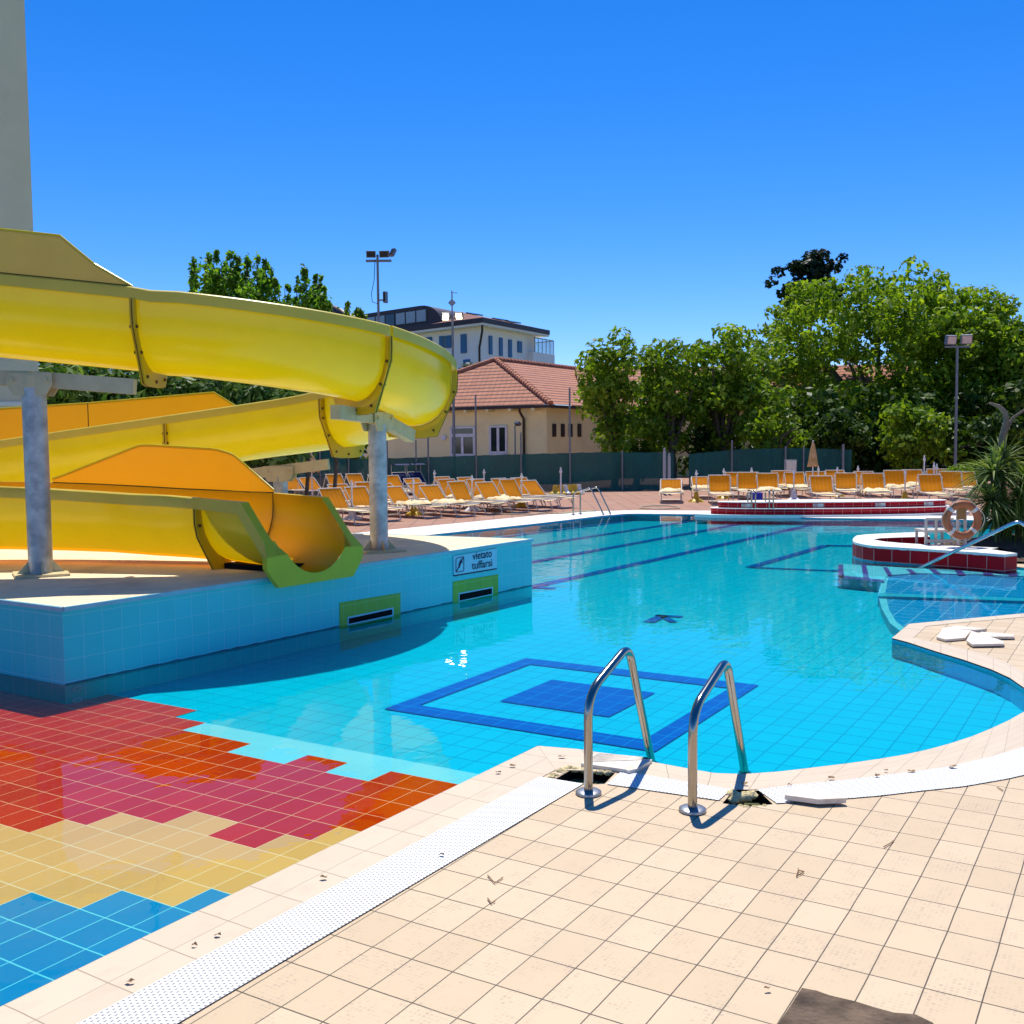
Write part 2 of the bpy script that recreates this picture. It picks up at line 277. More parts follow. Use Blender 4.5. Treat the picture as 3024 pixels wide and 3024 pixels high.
# ------------------------------------------------------------------ mesh builder
class MB:
    def __init__(s): s.v = []; s.f = []; s.mi = []; s.uv = []; s.cur = 0
    def add(s, vs, fs, uvs=None):
        o = len(s.v); s.v += [tuple(map(float, p)) for p in vs]
        for k, f in enumerate(fs):
            s.f.append([o+i for i in f]); s.mi.append(s.cur); s.uv.append(uvs[k] if uvs else None)
        return s
    def quad(s, a, b, c, d, uv=None): return s.add([a, b, c, d], [(0, 1, 2, 3)], [uv] if uv else None)
    def box(s, cx, cy, cz, sx, sy, sz, rz=0., mtx=None):
        vs = []
        for dx in (-.5, .5):
            for dy in (-.5, .5):
                for dz in (-.5, .5):
                    x, y = dx*sx, dy*sy
                    p = Vector((x, y, dz*sz))
                    if mtx: p = mtx @ p
                    c, n = math.cos(rz), math.sin(rz)
                    vs.append((cx+p.x*c-p.y*n, cy+p.x*n+p.y*c, cz+p.z))
        return s.add(vs, [(0, 1, 3, 2), (4, 6, 7, 5), (0, 4, 5, 1), (2, 3, 7, 6), (0, 2, 6, 4), (1, 5, 7, 3)])
    def bar(s, a, b, w, h=None, up=(0, 0, 1)):
        h = h or w; a = Vector(a); b = Vector(b); d = (b-a).normalized(); u = Vector(up)
        if abs(d.dot(u)) > .95: u = Vector((1, 0, 0))
        r = d.cross(u).normalized(); u = r.cross(d)
        vs = [p+r*sx*w/2+u*sz*h/2 for p in (a, b) for sx in (-1, 1) for sz in (-1, 1)]
        return s.add(vs, [(0, 2, 3, 1), (4, 5, 7, 6), (0, 1, 5, 4), (2, 6, 7, 3), (0, 4, 6, 2), (1, 3, 7, 5)])
    def tube(s, pts, r, n=8, cap=True, closed=False):
        pts = [Vector(p) for p in pts]; m = len(pts); rr = r if isinstance(r, (list, tuple)) else [r]*m
        rings = []; prev = None
        for i, p in enumerate(pts):
            if closed: d = pts[(i+1) % m]-pts[i-1]
            else: d = (pts[min(i+1, m-1)]-pts[max(i-1, 0)])
            d.normalize()
            if prev is None:
                u = Vector((0, 0, 1)) if abs(d.z) < .9 else Vector((1, 0, 0))
                u = (u-d*u.dot(d)).normalized()
            else: u = (prev-d*prev.dot(d)).normalized()
            prev = u; w = d.cross(u)
            rings.append([p+(u*math.cos(2*PI*k/n)+w*math.sin(2*PI*k/n))*rr[i] for k in range(n)])
        vs = [q for R_ in rings for q in R_]; fs = []
        for i in range(m if closed else m-1):
            j = (i+1) % m
            for k in range(n): fs.append((i*n+k, i*n+(k+1) % n, j*n+(k+1) % n, j*n+k))
        if cap and not closed: fs.append(tuple(range(n))[::-1]); fs.append(tuple((m-1)*n+k for k in range(n)))
        return s.add(vs, fs)
    def lathe(s, prof, c=(0, 0, 0), n=16, sx=1, sy=1):
        vs = [(c[0]+r*sx*math.cos(2*PI*k/n), c[1]+r*sy*math.sin(2*PI*k/n), c[2]+z) for r, z in prof for k in range(n)]
        fs = [(i*n+k, i*n+(k+1) % n, (i+1)*n+(k+1) % n, (i+1)*n+k) for i in range(len(prof)-1) for k in range(n)]
        return s.add(vs, fs)
    def prism(s, poly, z0, z1, uvscale=None):
        n = len(poly); a = 0
        for i in range(n): a += poly[i][0]*poly[(i+1) % n][1]-poly[(i+1) % n][0]*poly[i][1]
        if a < 0: poly = poly[::-1]
        vs = [(p[0], p[1], z0) for p in poly]+[(p[0], p[1], z1) for p in poly]
        fs = [tuple(range(n))[::-1], tuple(range(n, 2*n))]+[(i, (i+1) % n, n+(i+1) % n, n+i) for i in range(n)]
        uvs = None
        if uvscale:
            us, vv = uvscale; uvs = [[(vs[i][0]/us, vs[i][1]/vv) for i in f] for f in fs[:2]]; acc = 0
            for i in range(n):
                l = math.dist(poly[i][:2], poly[(i+1) % n][:2]); uvs.append([(acc/us, z0/vv), ((acc+l)/us, z0/vv), ((acc+l)/us, z1/vv), (acc/us, z1/vv)]); acc += l
        return s.add(vs, fs, uvs)
    def build(s, name, mats, parent=None, smooth=None, recalc=False):
        me = bpy.data.meshes.new(name); me.from_pydata(s.v, [], s.f)
        for m in (mats if isinstance(mats, (list, tuple)) else [mats]): me.materials.append(m)
        me.polygons.foreach_set('material_index', s.mi)
        if any(u for u in s.uv):
            ul = me.uv_layers.new(name='UVMap'); k = 0; buf = []
            for f, u in zip(s.f, s.uv): buf += [c for q in (u or [(0, 0)]*len(f)) for c in q]
            ul.data.foreach_set('uv', buf)
        if smooth is not None:
            me.polygons.foreach_set('use_smooth', [True]*len(me.polygons)); me.set_sharp_from_angle(angle=math.radians(smooth))
        me.update()
        o = bpy.data.objects.new(name, me); COL.objects.link(o)
        if parent: o.parent = parent
        return o
def tag(o, label, cat, group=None, kind=None):
    o['label'] = label; o['category'] = cat
    if group: o['group'] = group
    if kind: o['kind'] = kind
    return o
def struct(o, kind='structure'): o['kind'] = kind; return o
def thing(name, label, cat, loc=(0, 0, 0), rz=0., group=None):
    o = bpy.data.objects.new(name, None); COL.objects.link(o); o.location = [float(c) for c in loc]; o.rotation_euler = (0, 0, rz); o.empty_display_size = .2
    return tag(o, label, cat, group)
def dup(root, loc, rz=0., label=None, scale=None):
    r = root.copy(); COL.objects.link(r); r.location = [float(c) for c in loc]; r.rotation_euler = (0, 0, rz)
    if label: r['label'] = label
    if scale: r.scale = scale
    for ch in list(root.children):
        c = ch.copy(); COL.objects.link(c); c.parent = r
        for g in list(ch.children):
            d = g.copy(); COL.objects.link(d); d.parent = c
    return r
def arc_round(pts, rad, n=6):              # polyline with rounded corners
    pts = [Vector(p) for p in pts]; out = [pts[0]]
    for i in range(1, len(pts)-1):
        a, b, c = pts[i-1], pts[i], pts[i+1]; r = rad if not isinstance(rad, (list, tuple)) else rad[i-1]
        u = (a-b); v = (c-b); l = min(r, u.length*.49, v.length*.49); u.normalize(); v.normalize()
        p0 = b+u*l; p1 = b+v*l
        for k in range(n+1):
            t = k/n; out.append(p0*(1-t)**2+b*2*t*(1-t)+p1*t*t)
    out.append(pts[-1]); return out
def inst(root_name): return bpy.data.objects[root_name]

# ------------------------------------------------------------------ light and sky
w = bpy.data.worlds.new('World'); SC.world = w; w.use_nodes = True; nt = w.node_tree
bg = nt.nodes['Background']; sky = nt.nodes.new('ShaderNodeTexSky'); sky.sky_type = 'NISHITA'; sky.sun_disc = False
SUN_EL, SUN_AZ = math.radians(63.5), math.radians(3)       # azimuth from straight ahead, towards the right
sky.sun_elevation = SUN_EL; sky.sun_rotation = SUN_AZ
sky.air_density = 1.0; sky.dust_density = .0; sky.ozone_density = 5.0; sky.altitude = 1800
hs = nt.nodes.new('ShaderNodeHueSaturation'); hs.inputs['Saturation'].default_value = 1.33; hs.inputs['Value'].default_value = 1.
L(nt, sky.outputs[0], hs.inputs['Color']); L(nt, mix(nt, 1., hs.outputs[0], (.77, .735, .92), 'MULTIPLY'), bg.inputs[0]); bg.inputs[1].default_value = .142
sl = bpy.data.lights.new('sun', 'SUN'); sl.energy = 4.2; sl.angle = math.radians(.53); sl.color = (1, .955, .87)
so = bpy.data.objects.new('sun', sl); COL.objects.link(so)
sd = Vector((math.sin(SUN_AZ)*math.cos(SUN_EL), math.cos(SUN_AZ)*math.cos(SUN_EL), math.sin(SUN_EL)))
so.rotation_euler = sd.to_track_quat('Z', 'Y').to_euler(); so.location = (0, 20, 40)
SC.view_settings.view_transform = 'Standard'; SC.view_settings.look = 'None'; SC.view_settings.exposure = .40; SC.view_settings.gamma = 1

# ------------------------------------------------------------------ pool outline
TO = np.array([-.37615, 3.64458]); TB = np.array([.13279, -.08008]); TA = np.array([.10693, .17425])
TINV = np.linalg.inv(np.c_[TB, TA])
def lat(p): q = TINV @ (np.array(p[:2])-TO); return (q[0], q[1])
z3 = zoomed(1500, 1850, 2.415); z4 = zoomed(2224, 1800, 2.415); z6 = zoomed(2424, 1400, 3.22); z7 = zoomed(1600, 1200, 3.22)
ax = math.radians(31.3); AV = np.array([math.sin(ax), math.cos(ax)]); BV = np.array([math.cos(ax), -math.sin(ax)])
E0 = [(1588, 2204), (1715, 2214), (1918, 2250), (2060, 2276), (2113, 2285), (2200, 2287), (2300, 2280), (2369, 2272), (2506, 2255.5), (2600, 2242), (2671, 2230), (2740, 2215), (2804, 2197.5), (2870, 2176), (2928, 2152), (2980, 2128), (3024, 2103)]
near = [G(*p)[:2] for p in E0]
c0 = near[0]; s0 = G(0, 2974.7)[:2]; sdir = (s0-c0)/np.linalg.norm(s0-c0)
startp = c0+sdir*9.0
bay = [G(3062, 2078)[:2], G(3062, 2054)[:2]]
isl = [G(*p)[:2] for p in [(3024, 2032), (2982, 2003), (2928, 1978), (2845, 1949), (2762, 1924), (2680, 1897), (2634, 1885)]]
islb = [G(*p)[:2] for p in [(2684, 1843), (2850, 1828), (3024, 1812), (3140, 1802)]]
planter_out = [z6(*p) for p in [(1868, 752), (1740, 765), (1500, 745), (1240, 728), (1000, 713), (760, 698), (500, 682), (400, 668), (330, 650), (302, 632), (310, 608), (340, 584), (440, 572), (600, 564), (800, 556), (980, 549)]]
PL = [G(p[0], p[1], .2)[:2] for p in planter_out]
farR = [G(3010, 1574)[:2], G(3010, 1541)[:2]]
far = [G(*p)[:2] for p in [(2766, 1533), (2424, 1530), (2200, 1520.5), (1858, 1517), (1783, 1523), (1600, 1544.7), (1239, 1583)]]
fd = (far[-1]-far[-2]); fd /= np.linalg.norm(fd)
P0 = G(192, 2024, -.02)[:2]; P1 = G(1571, 1730, -.02)[:2]; WT = .515
leftd = np.array([-.845, .534]); backd = np.array([-.918, .397])
P3 = P0+leftd*9; P2 = P1+backd*9
far_end = far[-1]+fd*3.0
hole = [startp]+near+bay+isl+islb+[G(3140, 1690)[:2], G(3006, 1674)[:2]]+PL[1:]+farR+far+[far_end, np.array([-5, 16.0]), np.array([-13., 16]), np.array([-13., 3.])]
hole = [tuple(p) for p in hole]

# drain openings in the deck
hole1 = [G(*z3(*p))[:2] for p in [(330, 1092), (470, 1010), (765, 1045), (690, 1122), (540, 1130)]]
hole2 = [G(*z3(*p))[:2] for p in [(1530, 1262), (1610, 1165), (1790, 1172), (1890, 1268), (1720, 1282)]]
patch = [(2368, 2921), (2395, 2926), (2411, 2929), (2450, 2943), (2527, 2961), (2580, 2978), (2639, 2994), (2703, 2999), (2755, 3024), (2790, 3100), (2240, 3100), (2300, 3024), (2324, 2990)]

def sheet(name, loops, z, material, uvf=None):
    vecs = [[Vector((p[0], p[1], 0)) for p in lp] for lp in loops]
    tris = tessellate_polygon(vecs); pts = [p for lp in loops for p in lp]
    b = MB(); vs = [(p[0], p[1], z) for p in pts]; fs = []
    for t in tris:
        a, bb, c = [Vector(vs[i]) for i in t]
        fs.append(t if (bb-a).cross(c-a).z > 0 else t[::-1])
    b.add(vs, fs, [[uvf(pts[i]) for i in t] for t in fs] if uvf else None)
    return b.build(name, material)
# near deck: everything on this side and on the right; far paving: beyond the pool
rightj = np.array([14., 12.3]); pr = G(3006, 1674)[:2]
deck_loop = [startp]+near+bay+isl+islb+[G(3140, 1690)[:2], pr, pr+np.array([.0, .3]), PL[0]+np.array([0, .9]), np.array([9., 13.6]), np.array([16., 13.6]), np.array([16., -4]), np.array([-9, -4.])]
struct(sheet('pool_deck', [[tuple(p) for p in deck_loop], [tuple(p) for p in hole1], [tuple(p) for p in hole2]], 0., M['deck'], lat))
pav_loop = [tuple(PL[-1])]+[tuple(p) for p in farR+far+[far_end]]+[(-5, 16.), (-13., 16.), (-60, 16), (-60, 60), (70, 60), (70, 13.7), (9., 13.7), (PL[0][0], PL[0][1]+.95)]
struct(sheet('paving', [pav_loop], -.004, M['paving']))
struct(sheet('ground', [[(-700, -300), (900, -300), (900, 1200), (-700, 1200)], hole], -.05, M['ground']))
b = MB(); acc = 0                           # pool side walls
for i in range(len(hole)):
    a, c = hole[i], hole[(i+1) % len(hole)]; l = math.dist(a, c)
    b.quad((a[0], a[1], -.62), (c[0], c[1], -.62), (c[0], c[1], -.006), (a[0], a[1], -.006), [(acc/.2, 0), ((acc+l)/.2, 0), ((acc+l)/.2, 4), (acc/.2, 4)]); acc += l
struct(b.build('pool_side', M['poolwall']))
FZ = -.15
uvfloor = lambda p: ((np.dot(p[:2], BV)+3.1125)/.1474, (np.dot(p[:2], AV)-2.42)/.191)
b = MB(); q = [(-16, 1, FZ-.004), (12, 1, FZ-.004), (12, 26, FZ-.004), (-16, 26, FZ-.004)]; b.quad(*q, [uvfloor(p) for p in q])
floor = struct(b.build('pool_floor', M['floor']))
def cellp(m, n, z=FZ): p = BV*(-3.1125-.1474*m)+AV*(2.42+.191*n); return (p[0], p[1], z)
# coloured tile picture on the shallow floor
def cellcol(c, n):
    blue = n < 1-math.floor(c/2)
    red_lo = {8: 2, 9: 2, 7: 3, 6: 4, 5: 4, 4: 5, 3: 5, 2: 4, 1: 4, 0: 5}.get(c, (2-(c-8)//2) if c > 9 else 5+(-c+1)//2)
    top = 12 if c > 16 else 11 if c > 12 else 10 if c > 8 else 9 if c > 5 else 10 if c > 3 else 9 if c > 1 else 10
    if c in (15, 16): top = 12
    if blue: return 'blue'
    if n < red_lo: return 'beige'
    if n < top: return 'crimson'
    if n < 11: return 'pale'
    return None
bs = {k: MB() for k in ('blue', 'beige', 'crimson', 'pale')}
for c in range(-9, 40):
    for n in range(-14, 14):
        k = cellcol(c, n)
        if k:
            q = [cellp(c+1, n), cellp(c, n), cellp(c, n+1), cellp(c+1, n+1)]
            bs[k].quad(*q, [uvfloor(p) for p in q])
for k, nm in (('blue', 'blue_tiles'), ('beige', 'beige_tiles'), ('crimson', 'crimson_tiles'), ('pale', 'pale_tiles')): bs[k].build(nm, M[k], floor)
def fmark(pts, name='floor_marking', material='navy', z=FZ+.004):
    b = MB(); q = [(p[0], p[1], z) for p in pts]; b.add(q, [tuple(range(len(q)))], [[uvfloor(p) for p in q]]); return b.build(name, M[material], floor)
def UVp(u, v): p = BV*u+AV*v; return (p[0], p[1])
def rect(u0, u1, v0, v1, **k): return fmark([UVp(u0, v0), UVp(u1, v0), UVp(u1, v1), UVp(u0, v1)], **k)
def uvof(px, py): p = G(px, py, FZ)[:2]; return (float(np.dot(p, BV)), float(np.dot(p, AV)))
z2b = zoomed(900, 1900, 1.932)
uL, vB = uvof(*z2b(440, 380)); _, vT = uvof(*z2b(1250, 88)); uR = uvof(2243, 2022)[0]; tw = .15
uR = max(uR, uvof(1939, 2218)[0]); vT = (vT+uvof(2243, 2022)[1])/2; vB2 = (vB+uvof(1939, 2218)[1])/2
rect(uL, uL+tw, vB2, vT); rect(uR-tw, uR, vB2, vT); rect(uL+tw, uR-tw, vB2, vB2+.19); rect(uL+tw, uR-tw, vT-.19, vT)
ui, vi = uvof(*z2b(1108, 333)); uj, vj = uvof(*z3(725, 645)); _, vk = uvof(*z2b(1400, 208))
rect(ui, uj, (vi+vj)/2, vk)
def fline(pa, pb, wd, name='lane_line', ext=(0, 0)):
    a = G(*pa, FZ)[:2]; c = G(*pb, FZ)[:2]; d = (c-a)/np.linalg.norm(c-a); nrm = np.array([-d[1], d[0]])*wd/2; a = a-d*ext[0]; c = c+d*ext[1]
    return fmark([a-nrm, c-nrm, c+nrm, a+nrm], name)
fline((1600, 1727.5), (2200, 1594), .17, ext=(.35, 7.)); fline((1600, 1655), (2200, 1545), .17, ext=(2, 1.5)); fline((1600, 1607), (2065, 1535.4), .17, ext=(3, .5)); fline((1600, 1571.7), (1941, 1527.6), .17, ext=(3, .5))
fline((1578, 1736), (1640, 1738), .14)
fline((2215, 1676), (2440, 1611), .16); fline((2440, 1611), (2530, 1613), .2); fline((2215, 1676), (2490, 1687), .12)
fline((1915, 1838), (1960, 1818), .12, 'floor_drain'); fline((1935, 1818), (2016, 1822), .10, 'floor_drain'); fline((1958, 1822), (1990, 1838), .08, 'floor_drain')
b = MB(); q = [(-16, 1, -.02), (12, 1, -.02), (12, 26, -.02), (-16, 26, -.02)]
wl = [tuple(np.array(p)) for p in hole]
water = struct(sheet('water', [wl], -.02, M['water']))

# coping strips, grating
def resample(pl, n):
    pl = [np.array(p[:2]) for p in pl]; seg = [np.linalg.norm(pl[i+1]-pl[i]) for i in range(len(pl)-1)]; tot = sum(seg); out = []
    for k in range(n):
        d = tot*k/(n-1); i = 0
        while i < len(seg)-1 and d > seg[i]: d -= seg[i]; i += 1
        out.append(pl[i]+(pl[i+1]-pl[i])*min(1, d/seg[i]))
    return out, tot
def strip(name, e0, e1, z, material, tile=None, n=60, parent=None, exact=False, proj=None):
    a, la = resample(e0, n); c, lc = resample(e1, n); b = MB(); ln = (la+lc)/2
    if exact: a = [np.array(p[:2]) for p in e0]; c = [np.array(p[:2]) for p in e1]; n = len(a)
    for i in range(n-1):
        w0 = np.linalg.norm(a[i]-c[i]); w1 = np.linalg.norm(a[i+1]-c[i+1])
        u0, u1 = ln*i/(n-1), ln*(i+1)/(n-1)
        if proj is not None:
            nv = np.array([-proj[1], proj[0]]); uv = [(np.dot(p, proj)/tile[0], np.dot(p-e0[0], nv)/tile[1]) for p in (a[i], a[i+1], c[i+1], c[i])]
        elif tile: uv = [(u0/tile[0], 0), (u1/tile[0], 0), (u1/tile[0], w1/tile[1]), (u0/tile[0], w0/tile[1])]
        else: uv = [(u0, 0), (u1, 0), (u1, w1), (u0, w0)]
        pts = [(*a[i], z), (*a[i+1], z), (*c[i+1], z), (*c[i], z)]
        p, q, r = [Vector(x) for x in pts[:3]]
        if (q-p).cross(r-q).z < 0: pts = pts[::-1]; uv = uv[::-1]
        b.quad(*pts, uv)
    return b.build(name, material, parent)
g1 = [G(235.5, 3024)[:2], G(1593, 2296)[:2]]; gd = (g1[0]-g1[1])/np.linalg.norm(g1[0]-g1[1]); g1 = [g1[1]+gd*8, g1[1]]
g2 = [G(529, 3024)[:2], G(1723, 2317)[:2]]; gd2 = (g2[0]-g2[1])/np.linalg.norm(g2[0]-g2[1]); g2 = [g2[1]+gd2*8, g2[1]]
struct(strip('pool_coping', [near[0]+gd*8, near[0]], [g1[0], G(1640, 2275)[:2]], .003, M['coping'], (.235, .15), 3, proj=gd))
E1 = [(1640, 2275), (1843, 2279), (2000, 2308), (2160, 2333), (2224, 2334), (2336, 2322), (2472, 2309), (2679, 2284), (2804, 2266), (2930, 2236), (3024, 2208)]
E1w = [G(*p)[:2] for p in E1]
struct(strip('pool_coping', near, E1w, .003, M['coping'], (.215, .135), 80))
isl_edge = list(isl)+[islb[0]]+islb[1:3]
cen = np.mean([isl[2], islb[1], islb[2], G(3024, 1920)[:2]], axis=0)
isl_in = [G(*p)[:2] for p in [(3024, 1985), (2982, 1962), (2928, 1940), (2845, 1916), (2762, 1898), (2722, 1890), (2697, 1885), (2735, 1850), (2850, 1838), (3024, 1823)]]
struct(strip('pool_coping', isl_edge[:7]+[islb[0]], isl_in[:8], .003, M['coping'], (.3, .2), 40, exact=True))
struct(strip('pool_coping', islb[0:3], isl_in[7:10], .003, M['coping'], (.3, .2), 12))
# far white coping
co = [G(*p)[:2] for p in [(2900, 1524), (2766, 1523), (2424, 1520), (2200, 1509), (1858, 1507), (1740, 1511), (1600, 1521), (1500, 1531)]]
co.append(co[-1]+fd*3.4); co.append(co[-1]+fd*3)
ci = [farR[1]]+far+[far_end]
struct(strip('pool_coping', [tuple(p) for p in ci], [tuple(p) for p in co], .003, M['coping_far'], None, 60))
gr = thing('drain_grating', 'white slotted plastic drain grating along the straight pool edge', 'grating')
strip('grating_cover', g1, g2, .005, M['grating'], None, 3, gr)
gr2 = thing('drain_grating', 'short white drain grating between the two steel handrails', 'grating')
strip('grating_cover', [G(1836, 2279)[:2], G(2160, 2334)[:2]], [G(1792, 2318)[:2], G(2122, 2366)[:2]], .005, M['grating'], None, 6, gr2)
gr3 = thing('drain_grating', 'white drain grating curving along the round pool edge at the right', 'grating')
gi = [G(*p)[:2] for p in [(2236, 2334), (2336, 2322), (2472, 2309), (2679, 2284), (2804, 2266), (2930, 2236), (3024, 2208), (3100, 2180)]]
go = [G(*p)[:2] for p in [(2294, 2375), (2400, 2369), (2592, 2353), (2721, 2338), (2845, 2325), (2977, 2302), (3024, 2291), (3120, 2262)]]
strip('grating_cover', gi, go, .005, M['grating'], None, 50, gr3)
# open drain channel under the missing grates, with old foam
def channel(loop, label, foam_pts):
    t = thing('drain_opening', label, 'drain hole')
    b = MB(); n = len(loop)
    for i in range(n):
        a, c = loop[i], loop[(i+1) % n]; b.quad((*a, -.3), (*c, -.3), (*c, -.001), (*a, -.001))
    b.add([(*p, -.3) for p in loop], [tuple(range(n))]); b.build('channel', M['black'], t)
    for half in (0, 1):
      b = MB()
      for (px, py, r) in [f for f in foam_pts if (f[2] < .0155) == bool(half)]:
          c = G(px, py, .0); n0 = len(b.v)
          vs = []; nu, nv = 9, 6
          for i in range(nv+1):
              for j in range(nu):
                  th = PI*i/nv; ph = 2*PI*j/nu; rr = r*(1+.35*(random.random()-.5)); vs.append((c[0]+rr*1.25*math.sin(th)*math.cos(ph), c[1]+rr*math.sin(th)*math.sin(ph), -.004+rr*.75*math.cos(th)))
          b.add(vs, [(i*nu+j, (i+1)*nu+j, (i+1)*nu+(j+1) % nu, i*nu+(j+1) % nu) for i in range(nv) for j in range(nu)])
      if b.v: b.build('foam', M['foam'], t, 60)
channel(hole1, 'open drain hole with torn yellow foam beside the left handrail', [(*z3(x, y), r) for x, y, r in [(330, 1062, .02), (380, 1030, .024), (430, 1012, .026), (480, 1015, .02), (540, 1020, .018), (600, 1030, .016), (660, 1036, .018), (715, 1040, .017), (310, 1075, .018)]])
channel(hole2, 'open drain hole with lumps of foam beside the right handrail', [(*z3(x, y), r) for x, y, r in [(1600, 1195, .028), (1640, 1215, .03), (1690, 1210, .03), (1730, 1195, .026), (1610, 1235, .02), (1700, 1285, .014), (1760, 1284, .013), (1830, 1276, .012), (1660, 1276, .012)]])
# broken patch without tiles
struct(sheet('bare_screed', [[tuple(G(*p)[:2]) for p in patch]], .004, M['concrete']))

# loose slabs
def slab(pix, zf, label, z=.003, th=.018, ribs=False, name='loose_tile', m='whitetile'):
    pts = [G(*zf(*p), z+th)[:2] for p in pix]; t = thing(name, label, 'tile', (*np.mean(pts, axis=0), 0)); o = np.mean(pts, axis=0)
    b = MB(); b.prism([tuple(p-o) for p in pts], z, z+th); b.build('slab', M[m], t)
    if ribs:
        b = MB(); a, c, d, e = [p-o for p in (pts[0], pts[1], pts[2], pts[-1])]
        for k in range(1, 10):
            f = k/10; p = e*(1-f)+a*f; q = d*(1-f)+c*f; p, q = p*.97+q*.03, p*.03+q*.97
            b.bar((*p, z+th+.001), (*q, z+th+.001), .007, .004)
        b.build('ribs', M[m], t)
    return t
M['whitetile'] = mat('loose cream tile', (.76, .68, .56), .6, var=.05, scale=12., dirt=(.55, .44, .32), dscale=9.)
slab([(640, 897), (1000, 938), (1028, 950), (920, 1015), (860, 1028), (835, 1018), (520, 975)], z3, 'loose cream grooved tile lying by the left handrail', ribs=True)
slab([(226, 1322), (330, 1258), (440, 1262), (664, 1338), (664, 1345), (466, 1354)], z4, 'loose six sided white tile lying on the curved grating', z=.012, th=.022)
slab([(1180, 1462), (1290, 1440), (1580, 1472), (1450, 1482)], z6, 'loose white tile at the back of the pool corner pile')
slab([(1100, 1548), (1165, 1458), (1432, 1486), (1372, 1556), (1185, 1572)], z6, 'loose white tile at the left front of the pool corner pile', z=.006)
slab([(1384, 1580), (1432, 1490), (1742, 1588), (1738, 1612), (1440, 1618)], z6, 'loose white tile with cut corner at the front of the pool corner pile', z=.012)
slab([(1495, 1528), (1525, 1498), (1838, 1522), (1838, 1545), (1505, 1545)], z6, 'loose white tile at the right of the pool corner pile', z=.01)

# dry leaves and twigs
leaf_px = [(1660, 2237, .035), (1512, 2264, .03), (1470, 2283, .025), (642, 2764, .028), (575, 2794, .016), (955, 2595, .03), (385, 2902, .025), (2690, 2279, .045), (2812, 2267, .045), (2617, 2278, .018), (2590, 2294, .03), (2455, 2301, .035), (2332, 2320, .02), (2265, 2923, .022), (1304, 2527, .018), (2200, 2318, .03)]
for i, (px, py, r) in enumerate(leaf_px):
    r *= .75; c = G(px, py, .006); b = MB(); n = 7; a0 = random.random()*6
    vs = [(0, 0, .006)]+[(r*(.4+.6*random.random())*math.cos(a0+2*PI*k/n), r*.55*(.4+.6*random.random())*math.sin(a0+2*PI*k/n), .002+random.random()*.012) for k in range(n)]
    b.add(vs, [(0, 1+k, 1+(k+1) % n) for k in range(n)])
    o = b.build('dry_leaf', M['deadleaf']); o.location = c; tag(o, 'small curled dry brown leaf lying on the pale pool edge tiles', 'leaf', 'dry leaves on the pool edge')
for i, pl in enumerate([[(1440, 2584), (1462, 2608), (1485, 2590)], [(1440, 2652), (1452, 2668), (1462, 2660)], [(2358, 2565), (2352, 2588), (2374, 2574), (2358, 2570)], [(2610, 2500), (2632, 2488), (2638, 2482)], [(2945, 2324), (2962, 2334)]]):
    b = MB(); b.tube([G(*p, .006) for p in pl], .0025, 5); tag(b.build('twig', M['deadleaf']), 'thin dry twig lying on the cream deck tiles', 'twig', 'twigs on the deck')

# ------------------------------------------------------------------ blue tiled block under the slide
WD = (P1-P0)/np.linalg.norm(P1-P0); WN = np.array([WD[1], -WD[0]])       # along the wall, out of the wall
def WP(px, py, off=0.):
    d = ray(px, py); n = np.array([WN[0], WN[1], 0]); o = np.array([P0[0], P0[1], 0])+n*off; t = np.dot(o-EYE, n)/np.dot(d, n); return EYE+t*d
plat = thing('slide_platform', 'low blue tiled block with pale top carrying the yellow slide', 'platform', (*P0, 0))
o2 = P0
b = MB(); quad_ = [P0, P1, P2, P3]; b.prism([tuple(p-o2) for p in quad_], -.62, WT-.03, (.152, .152)); b.build('tiled_wall', M['wall'], plat)
b = MB(); b.prism([tuple(p-o2+d) for p, d in zip(quad_, (WN*.006, WN*.006, WN*.006, WN*.006))], WT-.029, WT); b.build('top_slab', M['sand'], plat)
b = MB(); e = [(P3-o2), (P0-o2)+WN*.012, (P1-o2)+WN*.012, (P2-o2)]
for i in range(3):
    p, q = e[i], e[i+1]; b.bar((*p, WT-.012), (*q, WT-.012), .03, .03)
b.build('edge_trim', mat('aqua trim', (.20, .50, .58), .4), plat)
zw = zoomed(900, 1550, 2.415)
def wallpanel(pix, off, name, m, parent, uv=None):
    pts = [WP(*zw(*p), off) for p in pix]; b = MB(); back = [p-np.array([WN[0], WN[1], 0])*off for p in pts]; n = len(pts)
    org = np.array([o2[0], o2[1], 0]); vs = [p-org for p in pts]+[p-org for p in back]
    fs = [tuple(range(n))]+[(i, n+i, n+(i+1) % n, (i+1) % n) for i in range(n)]
    uvs = [[(np.dot(p[:2]-P0, WD)/.15, p[2]/.16) for p in pts]]+[[(0, 0)]*4]*n
    b.add(vs, fs, uvs); return b.build(name, m, parent)
for (pan, frame, slot) in (([(250, 555), (683, 485), (683, 665), (250, 745)], [(306, 658), (634, 588), (634, 650), (306, 716)], [(316, 668), (624, 602), (624, 640), (316, 706)]),
                           ([(1058, 405), (1380, 353), (1380, 505), (1058, 562)], [(1098, 487), (1342, 441), (1342, 500), (1098, 548)], [(1106, 495), (1335, 452), (1335, 492), (1106, 540)])):
    pn = wallpanel(pan, .006, 'lime_tile_panel', M['lime'], plat)
    wallpanel(frame, .010, 'inlet_frame', M['signplate'], plat); wallpanel(slot, .013, 'inlet_slot', M['black'], plat)
